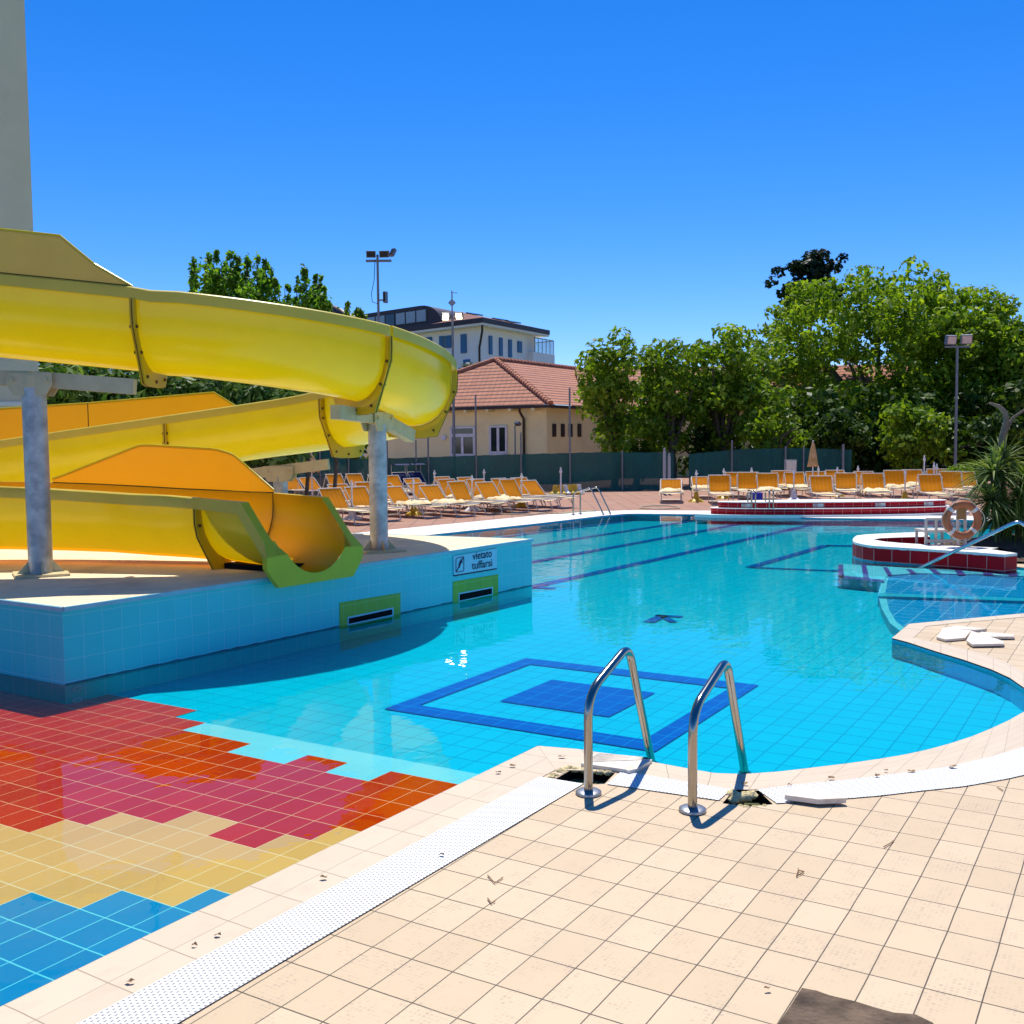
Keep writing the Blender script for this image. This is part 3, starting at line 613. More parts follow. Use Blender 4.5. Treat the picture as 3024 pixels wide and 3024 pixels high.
for px, py in ((490, 1358), (490, 1432), (1475, 1175)):
    c = WP(px/2.1467, 1400+py/2.1467, .004)
    b = MB(); pts = [(c[0]-o2[0]+WD[0]*.035*math.cos(a)+WN[0]*.004, c[1]-o2[1]+WD[1]*.035*math.cos(a)+WN[1]*.004, c[2]+.012*math.sin(a)) for a in [2*PI*k/14 for k in range(14)]]
    b.tube(pts, .004, 5, closed=True); b.build('water_nozzle', M['signplate'], plat)
b = MB(); xs = np.linspace(0, np.linalg.norm(P1-P0), 90); up_ = [.001+.010*random.random()**2 for k in range(90)]
for k in range(89): b.quad((*(WD*xs[k]+WN*.0035), -.021), (*(WD*xs[k+1]+WN*.0035), -.021), (*(WD*xs[k+1]+WN*.0035), up_[k+1]-.012), (*(WD*xs[k]+WN*.0035), up_[k]-.012))
b.build('waterline_grime', mat('waterline grime', (.03, .16, .20), .8), plat)
# sign
sg = thing('no_diving_sign', 'small pale wall sign reading vietato tuffarsi with a diver pictogram', 'sign', (*P0, 0))
sgp = wallpanel([(1062, 224), (1370, 168), (1370, 307), (1066, 357)], .015, 'sign_board', M['signplate'], sg)
sgd = wallpanel([(1066, 357), (1370, 307), (1370, 317), (1068, 368)], .014, 'lower_edge', M['ink'], sg)
def wtext(txt, pbl, pbr, name, h):
    a = WP(*zw(*pbl), .0185); c = WP(*zw(*pbr), .0185)
    cu = bpy.data.curves.new(name, 'FONT'); cu.body = txt; cu.size = 1; cu.offset = .012; cu.extrude = .0
    to = bpy.data.objects.new(name, cu); COL.objects.link(to); bpy.context.view_layer.update()
    dg = bpy.context.evaluated_depsgraph_get(); me = bpy.data.meshes.new_from_object(to.evaluated_get(dg)); bpy.data.objects.remove(to)
    xs = [v.co.x for v in me.vertices]; x0, x1 = min(xs), max(xs); s = np.linalg.norm(c-a)/(x1-x0)
    ex = (c-a)/np.linalg.norm(c-a); org = np.array([o2[0], o2[1], 0])
    hx = h/ .58
    for v in me.vertices:
        p = a+ex*(v.co.x-x0)*s+np.array([0, 0, 1])*v.co.y*hx-org; v.co = p
    me.materials.append(M['ink']); o = bpy.data.objects.new(name, me); COL.objects.link(o); o.parent = sg
hh = (WP(*zw(1200, 205), 0)[2]-WP(*zw(1200, 250), 0)[2])
wtext('vietato', (1197, 250), (1335, 226), 'lettering', hh); wtext('tuffarsi', (1192, 318), (1337, 293), 'lettering', hh)
b = MB(); org = np.array([o2[0], o2[1], 0]); S = lambda x, y: WP(*zw(x, y), .018)-org
fr = [S(*p) for p in [(1085, 238), (1128, 228), (1135, 234), (1135, 322), (1128, 330), (1085, 338), (1079, 333), (1079, 244)]]
b.tube(fr, .0035, 5, closed=True); b.bar(S(1082, 335), S(1133, 228), .007); b.bar(S(1100, 288), S(1118, 252), .018); b.bar(S(1104, 262), S(1124, 268), .009); b.bar(S(1108, 282), S(1100, 306), .009)
b.lathe([(0, .008), (.008, .0), (0, -.008)], tuple(S(1120, 248)), 8); b.build('pictogram', M['ink'], sg)

# ------------------------------------------------------------------ water slide
CX, CY, RA = -3.0, 11.15, 1.95
slide = thing('water_slide', 'yellow spiral water slide on steel posts ending at the pool', 'water slide', (CX, CY, WT))
SO = Vector((CX, CY, WT))
def th_pt(deg, r=RA): a = math.radians(deg); return (CX+r*math.sin(a), CY-r*math.cos(a))
zth = lambda d: np.interp(d, [0, 52, 88, 135, 180], [2.91, 2.69, 2.48, 2.30, 2.13])
path_up1 = [(-8.5+.25*k, 9.2, 2.91+(-3-(-8.5+.25*k))*.108) for k in range(0, 20)]       # to x = -3.7
fx = X(411, 8.75)
def prof(depth=.68, s=.2, w=.42, lip=.055, band=.10):
    pr = [(-w-lip, -band), (-w-lip, -.012), (-w-lip+.012, 0), (-w, 0), (-w, -.02), (-w+.0, -s)]
    for k in range(1, 14): a = PI*k/14; pr.append((-w*math.cos(a), -s-(depth-s)*math.sin(a)))
    pr += [(w, -s), (w, -.02), (w, 0), (w+lip-.012, 0), (w+lip, -.012), (w+lip, -band)]
    return pr
def frames(path):
    path = [Vector(p) for p in path]; out = []
    for i in range(len(path)):
        d = path[min(i+1, len(path)-1)]-path[max(i-1, 0)]; d = Vector((d.x, d.y, 0)).normalized()
        out.append((path[i], d, Vector((d.y, -d.x, 0))))       # right hand side
    return out
def sweep(path, pr, name='chute_section', m='slide', prf=None, thin=False):
    fr_ = frames(path); b = MB(); n = len(pr)
    vs = []
    for i, (p, d, r) in enumerate(fr_):
        P = prf(i/(len(fr_)-1)) if prf else pr
        vs += [p-SO+r*x+Vector((0, 0, z)) for x, z in P]
    fs = [(i*n+k, i*n+k+1, (i+1)*n+k+1, (i+1)*n+k) for i in range(len(fr_)-1) for k in range(n-1)]
    b.add(vs, fs)
    b.mi = [1 if (f % (n-1)) in (0, 1, 2, n-2, n-3, n-4) else 0 for f in range(len(fs))]
    if thin: b.mi = [2 if (i == 0 and 2 < (f % (n-1)) < (n-1)/2+2) else i for f, i in enumerate(b.mi)]  # thin: far half gets the colour with the sun glow painted in
    return b.build(name, [M[m], M['rim'], M['slide_sunlit']], slide, 45)
def flange(p, d, depth=.68, s=.2, w=.42, foot=.15, nb=8):
    p = Vector(p); d = Vector((d[0], d[1], 0)).normalized(); r = Vector((d.y, -d.x, 0))
    inner = [(-w-.005, -.10), (-w-.005, -s)]+[(-(w+.005)*math.cos(PI*k/14), -s-(depth-s+.005)*math.sin(PI*k/14)) for k in range(1, 14)]+[(w+.005, -s), (w+.005, -.10)]
    hw = w+.062; zb_ = -depth-.13
    poly = [(hw, .3), (hw, -.30), (.25, zb_), (-.25, zb_), (-hw, -.30), (-hw, .3)]
    def cast(x, z):
        cx_, cz_ = 0., -.24; dx, dz = x-cx_, z-cz_; best = None
        for (ax_, az_), (bx__, bz_) in zip(poly, poly[1:]):
            ex, ez = bx__-ax_, bz_-az_; den = dx*ez-dz*ex
            if abs(den) < 1e-9: continue
            t = ((ax_-cx_)*ez-(az_-cz_)*ex)/den; u = ((ax_-cx_)*dz-(az_-cz_)*dx)/den
            if t > 0 and -1e-6 <= u <= 1+1e-6 and (best is None or t < best): best = t
        return (cx_+dx*best, cz_+dz*best)
    outer = [((math.copysign(hw, x), z) if z > -.13 else cast(x, z)) for x, z in inner]
    b = MB(); n = len(inner)
    for off in (-.02, .02):
        vs = [p-SO+r*x+Vector((0, 0, z))+d*off for x, z in inner]+[p-SO+r*x+Vector((0, 0, z))+d*off for x, z in outer]
        b.add(vs, [(k, k+1, n+k+1, n+k) for k in range(n-1)])
    vs = [p-SO+r*x+Vector((0, 0, z))+d*off for off in (-.02, .02) for x, z in outer]
    b.add(vs, [(k, k+1, n+k+1, n+k) for k in range(n-1)])
    fo = b.build('flange', M['slide_dirty'], slide)
    b = MB(); pts = [p-SO+r*x*1.006+Vector((0, 0, z))for x, z in outer]; b.tube(pts, .004, 5); b.build('seam', M['seam'], fo)
    idx = [1]+[int(2+(n-5)*k/(nb-2)) for k in range(nb-1)]
    for k in sorted(set(idx)):
        x = (inner[k][0]+outer[k][0])/2; z = (inner[k][1]+outer[k][1])/2-.015
        b = MB(); c = p-SO+r*x+Vector((0, 0, z)); b.tube([c-d*.034, c+d*.034], .014, 8); b.build('bolt', M['bolt'], fo)
    return fo
PR = prof()
flx = -3.14; up1 = [p for p in path_up1 if p[0] < flx]+[(flx, 9.2, 2.91+(-3-flx)*.108)]
up0 = [p for p in up1 if p[0] <= -6.25]; sweep(up0, PR); sweep(up1[len(up0)-1:], PR)
arc = lambda a, c, n: [(*th_pt(t), zth(t)) for t in np.linspace(a, c, n)]
up2 = [up1[-1], (-3.0, 9.2, 2.895)]+arc(6, 52, 12); sweep(up2, PR)
up3 = arc(52, 90, 12); sweep(up3, PR)
up4 = arc(90, 150, 14); sweep(up4, PR)
up5 = arc(150, 180, 8)+[(-3.4, CY+RA, 2.075), (-3.8, CY+RA, 2.02), (-4.2, CY+RA, 1.965)]; sweep(up5, PR)
up6 = [(-4.2-.35*k, CY+RA, 1.965-.0475*k) for k in range(0, 12)]; sweep(up6, PR)
lo0 = [(-8.05, CY+RA, 1.443)]+[(-8.05-1.62*math.sin(PI*k/10), 11.48+1.62*math.cos(PI*k/10), 1.443-.012*k) for k in range(1, 10)]+[(-8.05, 9.86, 1.325)]; sweep(lo0, PR)
EX = Vector((-1.65, 8.75, 0)); ED = Vector((.82, -.57, 0)).normalized(); ER = Vector((ED.y, -ED.x, 0))
fe = EX-ED*.99                                  # start of the exit section
lo1 = [(-8.05, 9.86, 1.325), (-7., 9.86, 1.30), (-6.2, 9.86, 1.285), (-5.4, 9.86, 1.27), (-4.8, 9.84, 1.26), (-4.2, 9.79, 1.235), (-3.7, 9.70, 1.21), (-3.25, 9.60, 1.185), (-2.9, 9.51, 1.172)]+[(fe.x-ED.x*k, fe.y-ED.y*k, 1.157) for k in (.22, .08, .02)]+[(fe.x+ED.x*.01, fe.y+ED.y*.01, 1.155)]
PL_ = prof(.60, .12); prl = lambda t: prof(.68-.08*min(1, t*2), .2-.08*min(1, t*2)); sweep(lo1, PL_, prf=prl, thin=True)
for p, q in ((up1[-2], up1[-1]), (up2[-2], up2[-1]), (up3[-2], up3[-1]), (up4[-2], up4[-1]), (up5[-2], up5[-1]), (up0[-2], up0[-1])):
    flange(q, (q[0]-p[0], q[1]-p[1]))
flange(lo1[-1], ED, .60, .12, foot=.1, nb=3)
# exit: side walls cut down in a slope, broad lip around the mouth
def exit_section():
    def frm(t): return EX-ED*t
    ts = [.99, .8, .6, .45, .36, .27, .18, .09, 0.]
    zr = lambda t: 1.155-.04*(.99-t) if t >= .36 else 1.13-(.36-t)/.36*.42
    zb = lambda t: .565-.045*(1-t/.99)
    b = MB(); vs = []; n = 0; top = {}
    for t in ts:
        c = frm(t); w_ = .42; P = []; full = 1.155-.04*(.99-t); s_ = .12
        U = [(-w_, full)]+[(-w_, full-s_*k/3) for k in (1, 2, 3)]+[(-w_*math.cos(PI*k/16), (full-s_)-(full-s_-zb(t))*math.sin(PI*k/16)) for k in range(1, 16)]+[(w_, full-s_*(3-k)/3) for k in (0, 1, 2)]+[(w_, full)]
        cut = zr(t)
        for x, z in U: P.append((x, min(z, cut)))
        # slide clipped points to where the wall meets the cut so the wall stays a clean edge
        for x, z in P: vs.append(c-SO+ER*x+Vector((0, 0, z)))
        n = len(P)
    fs = [(i*n+k, i*n+k+1, (i+1)*n+k+1, (i+1)*n+k) for i in range(len(ts)-1) for k in range(n-1)]
    b.add(vs, fs); b.mi = [1 if (f % (n-1)) < (n-1)/2+2 else 0 for f in range(len(fs))]; b.build('exit_section', [M['slide'], M['slide_sunlit']], slide, 40)  # far half of the exit wears the painted sun-glow colour too
    b = MB(); b.tube([vs[k] for k in range(n)], .005, 5); b.build('seam', M['seam'], slide)
    # rim band on the level part
    for sgn in (-1, 1):
        b = MB(); cs = []
        for t in (.99, .7, .36):
            c = frm(t)-SO; z = zr(t); cs.append([c+ER*sgn*x+Vector((0, 0, zz)) for x, zz in ((.42, z), (.475, z), (.475, z-.10))])
        for i in range(2):
            for k in range(2): b.add([cs[i][k], cs[i][k+1], cs[i+1][k+1], cs[i+1][k]], [(0, 1, 2, 3)])
        b.build('rim_band', M['rim'], slide)
    # lip
    t0 = 0.; c = frm(0); full = 1.115; s_ = .12; cut = zr(0)
    loop = []
    for t in (.36, .27, .18, .09): loop.append((t, -.42, zr(t)))
    U = [(-.42*math.cos(PI*k/24), (full-s_)-(full-s_-zb(0))*math.sin(PI*k/24)) for k in range(0, 25)]
    mid = [(0., x, z) for x, z in U if z < cut]; loop += mid
    for t in (.09, .18, .27, .36): loop.append((t, .42, zr(t)))
    poly = [(.56, 1.0), (.56, .60), (.44, zb(0)-.08), (-.44, zb(0)-.08), (-.56, .60), (-.56, 1.0)]
    def cast(x, z):
        cz_ = .72; dx, dz = x, z-cz_; best = None
        for (ax_, az_), (bx__, bz_) in zip(poly, poly[1:]):
            ex, ez = bx__-ax_, bz_-az_; den = dx*ez-dz*ex
            if abs(den) < 1e-9: continue
            t = (ax_*ez-(az_-cz_)*ex)/den; u = (ax_*dz-(az_-cz_)*dx)/den
            if t > 0 and -1e-6 <= u <= 1+1e-6 and (best is None or t < best): best = t
        return (dx*best, cz_+dz*best)
    inn = []; outp = []; backp = []; slope = (-ED*.42-Vector((0, 0, .36))).normalized()
    for t, x, z in loop:
        cc = frm(t)-SO; inn.append(cc+ER*x+Vector((0, 0, z)))
        if t > 0: q = cc+ER*math.copysign(.505, x)+Vector((0, 0, z)); outp.append(q); backp.append(q+slope*.10)
        else:
            ox, oz = cast(x, z)
            if abs(x) > .41: ox, oz = math.copysign(.53, x), z
            q = cc+ER*ox+Vector((0, 0, oz)); outp.append(q); backp.append(q+(slope*.10 if abs(x) > .41 else -ED*.05))
    n = len(inn); b = MB()
    vs = inn+outp+backp
    fs = [(k, k+1, n+k+1, n+k) for k in range(n-1)]+[(n+k, n+k+1, 2*n+k+1, 2*n+k) for k in range(n-1)]
    b.add(vs, fs); b.mi = [0]*(n-1)+[1 if loop[k][0] > 0 or loop[k+1][0] > 0 else 0 for k in range(n-1)]
    b.build('exit_lip', [M['slide_lip'], M['rim']], slide)
M['slide_lip'] = mat('lime yellow gelcoat', (.52, .47, .008), .4, var=.05)
exit_section()
b = MB(); c = EX-ED*.95-SO
b.add([c+ER*x+Vector((0, 0, z)) for x, z in ((-.24, .56-0), (.24, .56), (.15, .02), (-.15, .02))], [(0, 1, 2, 3)]); 
c2 = EX-ED*.3-SO
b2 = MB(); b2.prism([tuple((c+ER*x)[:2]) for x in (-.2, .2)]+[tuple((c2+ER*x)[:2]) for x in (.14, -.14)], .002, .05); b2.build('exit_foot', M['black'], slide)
# guards
def guard(rimpts, toppts, name='splash_guard', seams=(), m='guard'):
    n = len(rimpts); b = MB(); a = [Vector(p)-SO for p in rimpts]; t = [Vector(p)-SO for p in toppts]
    b.add(a+t, [(k, k+1, n+k+1, n+k) for k in range(n-1)]); g = b.build(name, M[m], slide)
    b = MB(); b.tube([p+Vector((0, 0, .004)) for p in a], .007, 5); b.build('seam', M['seam'], g)
    b = MB(); b.tube(t, .009, 6); b.build('edge_bead', M['slide'], g)
    for k in seams: b = MB(); b.tube([a[k], t[k]], .006, 5); b.build('seam', M['seam'], g)
    return g
yn = 9.2-.445
gp = [(-8.4, yn), (-6.3, yn), (-5., yn), (X(205, yn), yn), (-3.45, yn), (X(411, yn), yn)]
ztop = lambda px, py, y: D(px, py, y)[2]
gr_ = [(x, y, 2.91+(-3-x)*.108) for x, y in gp]
gt = [(gp[0][0], yn, 3.95), (gp[1][0], yn, 3.72), (gp[2][0], yn, 3.50), (gp[3][0], yn, ztop(205, 695, yn)), (gp[4][0], yn, ztop(320, 779, yn)), (gp[5][0], yn, gr_[5][2]+.004)]
guard(gr_, gt, m='dullguard')
yf = CY+RA+.445
gb = [(-8.2, yf, 1.44), (-6.6, yf, 1.64), (X(268, yf), yf, 1.80), (X(640, yf), yf, 2.01), (X(720, yf), yf, 2.06)]
gt = [(-8.2, yf, 1.95), (-6.6, yf, ztop(0, 1206, yf)), (X(268, yf), yf, ztop(268, 1190, yf)), (X(640, yf), yf, ztop(640, 1158, yf)), (X(720, yf), yf, 2.064)]
guard(gb, gt, seams=(2,))
def proj(p):
    v = np.array(p)-EYE; z = v @ FW; return 1512+F*(v @ RT2)/z
lof = [Vector(p) for p in lo1]; fine = []
for p, q in zip(lof, lof[1:]): fine += [p.lerp(q, k/5) for k in range(5)]
fine = [p for p in fine if p.x > -5.4]+[lof[-1]]
rimp = [(p-r*.425) for p, d, r in frames(fine)]; rimp = [p for p in rimp if 150 < proj(p) < 815]
gt = []
for p in rimp:
    px = proj(p); py = np.interp(px, [160, 420, 640, 690, 812], [1413, 1312, 1325, 1340, 1449]); gt.append((p.x, p.y, max(p.z+.004, ztop(px, py, p.y))))
guard([(p.x, p.y, p.z-.004) for p in rimp], gt)
# posts and arms
def post(x, y, ztop_, arms, r=.098, zb_=WT):
    b = MB(); b.tube([(x-SO.x, y-SO.y, zb_-WT), (x-SO.x, y-SO.y, ztop_-WT)], r, 24); pl = b.build('support_post', M['galv'], slide, 40)
    b = MB(); b.box(x-SO.x, y-SO.y, zb_-WT+.012, .42, .42, .02, .5)
    for k in range(4):
        a = PI/2*k+.5+PI/4*0; dx, dy = math.cos(a), math.sin(a); p0 = Vector((x-SO.x+dx*r*.9, y-SO.y+dy*r*.9, zb_-WT)); n_ = Vector((-dy, dx, 0))*.006
        vs = [p0+n_+Vector((0, 0, .02)), p0+n_+Vector((dx*.1, dy*.1, .02)), p0+n_+Vector((0, 0, .13)), p0-n_+Vector((0, 0, .02)), p0-n_+Vector((dx*.1, dy*.1, .02)), p0-n_+Vector((0, 0, .13))]
        b.add(vs, [(0, 1, 2), (3, 5, 4), (1, 4, 5, 2), (0, 3, 4, 1)])
    b.build('base_plate', M['bracket'], pl)
    b = MB(); b.tube([(x-SO.x, y-SO.y, ztop_-WT-.002), (x-SO.x, y-SO.y, ztop_-WT+.10)], r*1.02, 20)
    ad = (Vector(arms[1])-Vector(arms[0])); ad.z = 0; ad.normalize(); nn = Vector((ad.y, -ad.x, 0))
    for sg_ in (-1, 1):      # gusset cheeks
        c = Vector((x, y, ztop_))-SO+nn*sg_*.075
        cheek = [(-.19, .12), (.19, .12), (.19, .02), (.13, -.07), (-.13, -.07), (-.19, .02)]
        vs = [c+ad*u+Vector((0, 0, v))+nn*sg_*o_ for o_ in (0, .012) for u, v in cheek]
        b.add(vs, [tuple(range(6)), tuple(range(6, 12))[::-1]]+[(i, (i+1) % 6, 6+(i+1) % 6, 6+i) for i in range(6)])
        for u in (-.14, .14): q = c+ad*u+Vector((0, 0, .06)); b.tube([q, q+nn*sg_*.03], .018, 8)
    b.build('post_head', M['bracket'], slide)
    for a in arms:
        b = MB(); b.bar(Vector((x, y, ztop_+.07))-SO+(Vector(a)-Vector((x, y, a[2]))).normalized()*.02, Vector(a)-SO, .10, .13); b.build('support_arm', M['bracket'], slide)
post(-4.01, 8.79, 2.10, [(-3.17, 8.82, 2.10), (-5.2, 8.79, 2.22)])
post(-1.35, 10.5, 1.80, [(-1.62, 9.62, 1.90), (-1.06, 11.02, 1.68)], .092)
post(-2.86, 12.85, 1.22, [(-3.75, 13.0, 1.18), (-2.25, 12.8, 1.36)], .088)

# ------------------------------------------------------------------ handrails
def rail(base, end, bend, top, label, group, r=.0205, flange_r=.06):
    bp = Vector(base); ep = Vector(end); t = thing('grab_rail', label, 'handrail', base, 0, group); o = bp
    d = ep-bp
    pts = [Vector((0, 0, 0)), Vector((0, 0, bend)), Vector((d.x*top[0], d.y*top[0], top[1])), Vector((d.x, d.y, d.z-.12))]
    pl = arc_round(pts, [.12, .085], 12); b = MB(); b.tube(pl, r, 20); b.build('rail_tube', M['steel'], t, 50)
    b = MB(); b.lathe([(r*1.02, .018), (flange_r*.8, .016), (flange_r*.97, .010), (flange_r, .0)], (0, 0, .004), 28); b.build('floor_flange', M['flange_steel'], t, 40)
    c = pl[-1]; f = (pl[-2]-pl[-1]).normalized(); k = pl[-1]+f*.11
    b = MB(); b.lathe([(r*1.05, .012), (r*1.6, .006), (r*1.6, 0)], tuple(k), 14); b.build('water_collar', M['steel'], t, 40)
    return t
rail(G(1738, 2345), G(1935, 2238, -.02), .46, (.57, .615), 'left one of the two bent steel handrails at the near pool edge', 'steel handrails at the near pool edge')
rail(G(2045, 2396), G(2208, 2264, -.02), .44, (.57, .585), 'right one of the two bent steel handrails at the near pool edge', 'steel handrails at the near pool edge')
bf = G(1693, 1520); rail(bf, (bf[0]+.72, bf[1]-.25, -.02), .5, (.52, .60), 'nearer rail of the far pool ladder by the left loungers', 'rails of the far pool ladder', .018, .05)
bf2 = G(1714, 1518); rail(bf2, (bf2[0]+.72, bf2[1]-.25, -.02), .5, (.52, .61), 'farther rail of the far pool ladder by the left loungers', 'rails of the far pool ladder', .018, .05)
hr = thing('step_handrail', 'long sloping steel handrail over the submerged pool steps at right', 'handrail', G(2706, 1683, -.05))
b = MB(); o = np.array(hr.location); pts = [G(2690, 1690, -.1), D(2985, 1548, 12.4), D(3010, 1540, 12.35), D(3060, 1575, 12.3), D(3075, 1660, 12.3)]
b.tube(arc_round([p-o for p in pts], [.06, .06, .08], 6), .021, 16); b.build('rail_tube', M['chrome_blue'], hr, 50)

# ------------------------------------------------------------------ submerged steps and curved red planter
def flat(pix, z, name, m, parent=None, uvs=(.2, .2), zf=z6, skirt=True):
    pts = [G(*zf(*p), z) for p in pix]; n = len(pts); uvf_ = lambda p: (np.dot(p[:2], BV)/uvs[0], np.dot(p[:2], AV)/uvs[1])
    b = MB(); b.add(pts, [tuple(range(n))], [[uvf_(p) for p in pts]])
    if skirt and name != 'nosing_mark':
        low = [np.array([p[0], p[1], FZ-.01]) for p in pts]; b.add(pts+low, [(i, (i+1) % n, n+(i+1) % n, n+i) for i in range(n)], [[uvf_(pts[i]), uvf_(pts[(i+1) % n]), uvf_(pts[(i+1) % n]), uvf_(pts[i])] for i in range(n)])
    return b.build(name, M[m], parent)
steps = thing('pool_steps', 'submerged blue tiled steps between the red planter and the pool corner', 'steps')
flat([(160, 985), (400, 1000), (580, 1030), (640, 962), (900, 942), (1400, 950), (2300, 985), (2300, 880), (1730, 905), (1000, 900), (600, 878), (470, 870), (170, 852)], -.034, 'top_step', 'steppale', steps)
for x, x2 in ((165, 222), (385, 440), (590, 640), (810, 870), (1030, 1100), (1262, 1340), (1510, 1600), (1745, 1840)):
    sh = 0 if x < 200 else 20 if x < 500 else 45
    flat([(x, 858 if x < 400 else 885 if x < 700 else 903), (x+ (x2-x)*.8, 858 if x < 400 else 885 if x < 700 else 903), (x2+sh, 985 if x < 400 else 962 if x < 700 else 945 if x < 1200 else 958 if x < 1700 else 966), (x+sh, 985 if x < 400 else 962 if x < 700 else 945 if x < 1200 else 958 if x < 1700 else 966)], -.031, 'nosing_mark', 'violet', steps)
flat([(165, 958), (600, 1005), (600, 1028), (165, 985)], -.031, 'nosing_mark', 'violet', steps)
flat([(640, 960), (900, 940), (1400, 945), (2300, 985), (2300, 1215), (1930, 1205), (610, 1130)], -.046, 'middle_step', 'steptile', steps)
flat([(585, 985), (645, 965), (612, 1135), (545, 1132)], -.044, 'step_edge', 'steppale', steps)
flat([(540, 1130), (1932, 1180), (2300, 1195), (2300, 1222), (1932, 1207), (545, 1158)], -.042, 'step_riser', 'poolwall', steps)
flat([(620, 1162), (2300, 1222), (2300, 1400), (1932, 1330), (900, 1425), (800, 1460), (715, 1400), (650, 1290)], -.07, 'lower_step', 'steptile', steps)
flat([(548, 1160), (620, 1162), (650, 1290), (715, 1400), (800, 1462), (760, 1495), (660, 1420), (580, 1280)], -.068, 'step_edge', 'steppale', steps)
pln = thing('red_planter', 'curved red tiled planter wall with white cap by the steps', 'planter', (*PL[1], 0)); po = PL[1]
inner_px = [z6(*p) for p in [(1690, 700), (1300, 682), (1000, 668), (780, 656), (600, 640), (500, 622), (560, 610), (700, 603), (1040, 594)]]
ZC = .2
b = MB(); acc = 0; n = len(PL)
for i in range(n-1):
    a, c = PL[i]-po, PL[i+1]-po; l = np.linalg.norm(c-a); b.quad((*a, -.2), (*c, -.2), (*c, ZC-.03), (*a, ZC-.03), [(acc/.24, 0), ((acc+l)/.24, 0), ((acc+l)/.24, (ZC+.17)/.2+.0), (acc/.24, (ZC+.17)/.2)]); acc += l
b.build('tiled_wall', M['red'], pln)
PI_ = [G(p[0], p[1], ZC)[:2]-po for p in inner_px]
outc = [p-po for p in PL[1:]]; innc = PI_
no, _ = resample([tuple(p) for p in outc], 60); ni, _ = resample([tuple(p) for p in innc], 60)
b = MB()
for i in range(59):
    q = [(*no[i], ZC), (*no[i+1], ZC), (*ni[i+1], ZC), (*ni[i], ZC)]; b.quad(*q)
    b.quad((*no[i], ZC-.035), (*no[i+1], ZC-.035), (*no[i+1], ZC), (*no[i], ZC))
b.quad((*no[0], ZC), (*(PL[0]-po), ZC), (*(PL[0]-po+np.array([-.1, .5])), ZC), (*ni[0], ZC)); b.quad((*(PL[0]-po), ZC-.035), (*no[0], ZC-.035), (*no[0], ZC), (*(PL[0]-po), ZC))
b.build('cap', M['coping_far'], pln)
b = MB(); acc = 0
for i in range(59):
    a, c = ni[i], ni[i+1]; l = np.linalg.norm(c-a); b.quad((*a, -.05), (*c, -.05), (*c, ZC-.001), (*a, ZC-.001), [(acc/.24, 0), ((acc+l)/.24, 0), ((acc+l)/.24, 1), (acc/.24, 1)]); acc += l
b.build('inner_wall', M['red'], pln)
soilp = [tuple(p) for p in ni]+[(2.6, 1.6), (2.4, -.0)]
b = MB(); b.add([(p[0], p[1], .03) for p in soilp], [tuple(range(len(soilp)))]); b.build('soil_bed', M['soil'], pln)
# soil mound under the palms
b = MB(); mc = D(2950, 1590, 14.5); b.lathe([(0, .24), (.4, .23), (.8, .18), (1.1, .08), (1.35, -.05)], (mc[0]-po[0]+.35, mc[1]-po[1], 0), 20, 1.15, .6); b.build('soil_mound', M['soil'], pln, 60)

# round red podium beyond the pool
TX, TY = 6.88, 22.32
tub = thing('red_podium', 'low stepped podium of red tiles with white edges across the pool', 'podium', (TX, TY, 0))
def oval(rx, ry, n=96): return [(rx*math.cos(2*PI*k/n), ry*math.sin(2*PI*k/n)) for k in range(n)]
def tier(rx, ry, z0, z1, name, m, uv=True):
    b = MB(); b.prism(oval(rx, ry), z0, z1, (.2, z1-z0+1e-4) if uv else None)
    return b.build(name, M[m], tub, 30)
tier(2.95, .74, -.02, .045, 'base_rim', 'coping_far', False)
tier(2.60, .66, .046, .162, 'lower_tier', 'red'); tier(2.62, .68, .163, .177, 'step_tread', 'coping_far', False)
tier(2.44, .50, .178, .287, 'upper_tier', 'red'); tier(2.46, .52, .288, .302, 'top_slab', 'coping_far', False)
for px in (2212, 2417, 2602, 2754):
    x0 = X(px, 21.85)-TX; b = MB(); yy = lambda x: -.50*math.sqrt(max(0., 1-(x/2.44)**2))-.012
    xs = [x0-.11+.055*k for k in range(5)]
    for a, c in zip(xs, xs[1:]): b.quad((a, yy(a), .192), (c, yy(c), .192), (c, yy(c), .270), (a, yy(a), .270))
    pl_ = b.build('sign_tile', M['bandwhite'], tub)
    b = MB(); b.tube([(x0-.05+.04*math.cos(u), yy(x0-.05)-.006, .231+.026*math.sin(u)) for u in [2*PI*k/12 for k in range(12)]], .008, 5, closed=True); b.bar((x0-.078, yy(x0)-.006, .213), (x0-.022, yy(x0)-.006, .249), .01)
    b.build('prohibition_mark', M['red'], pl_)
for i, (px, lb) in enumerate(((2220, 'left pair of steel grab rails on the red podium'), (2273, 'right pair of steel grab rails on the red podium'))):
    t = thing('podium_handrail', lb, 'handrail', (X(px, 21.75), 21.74, .187), 0, 'grab rails on the red podium')
    for dx in (0, .085):
        b = MB(); b.tube(arc_round([(dx, 0, 0), (dx, 0, .36), (dx+.02, .42, .36), (dx+.02, .42, .11)], .08), .016, 10); b.build('rail_tube', M['steel'], t, 50)

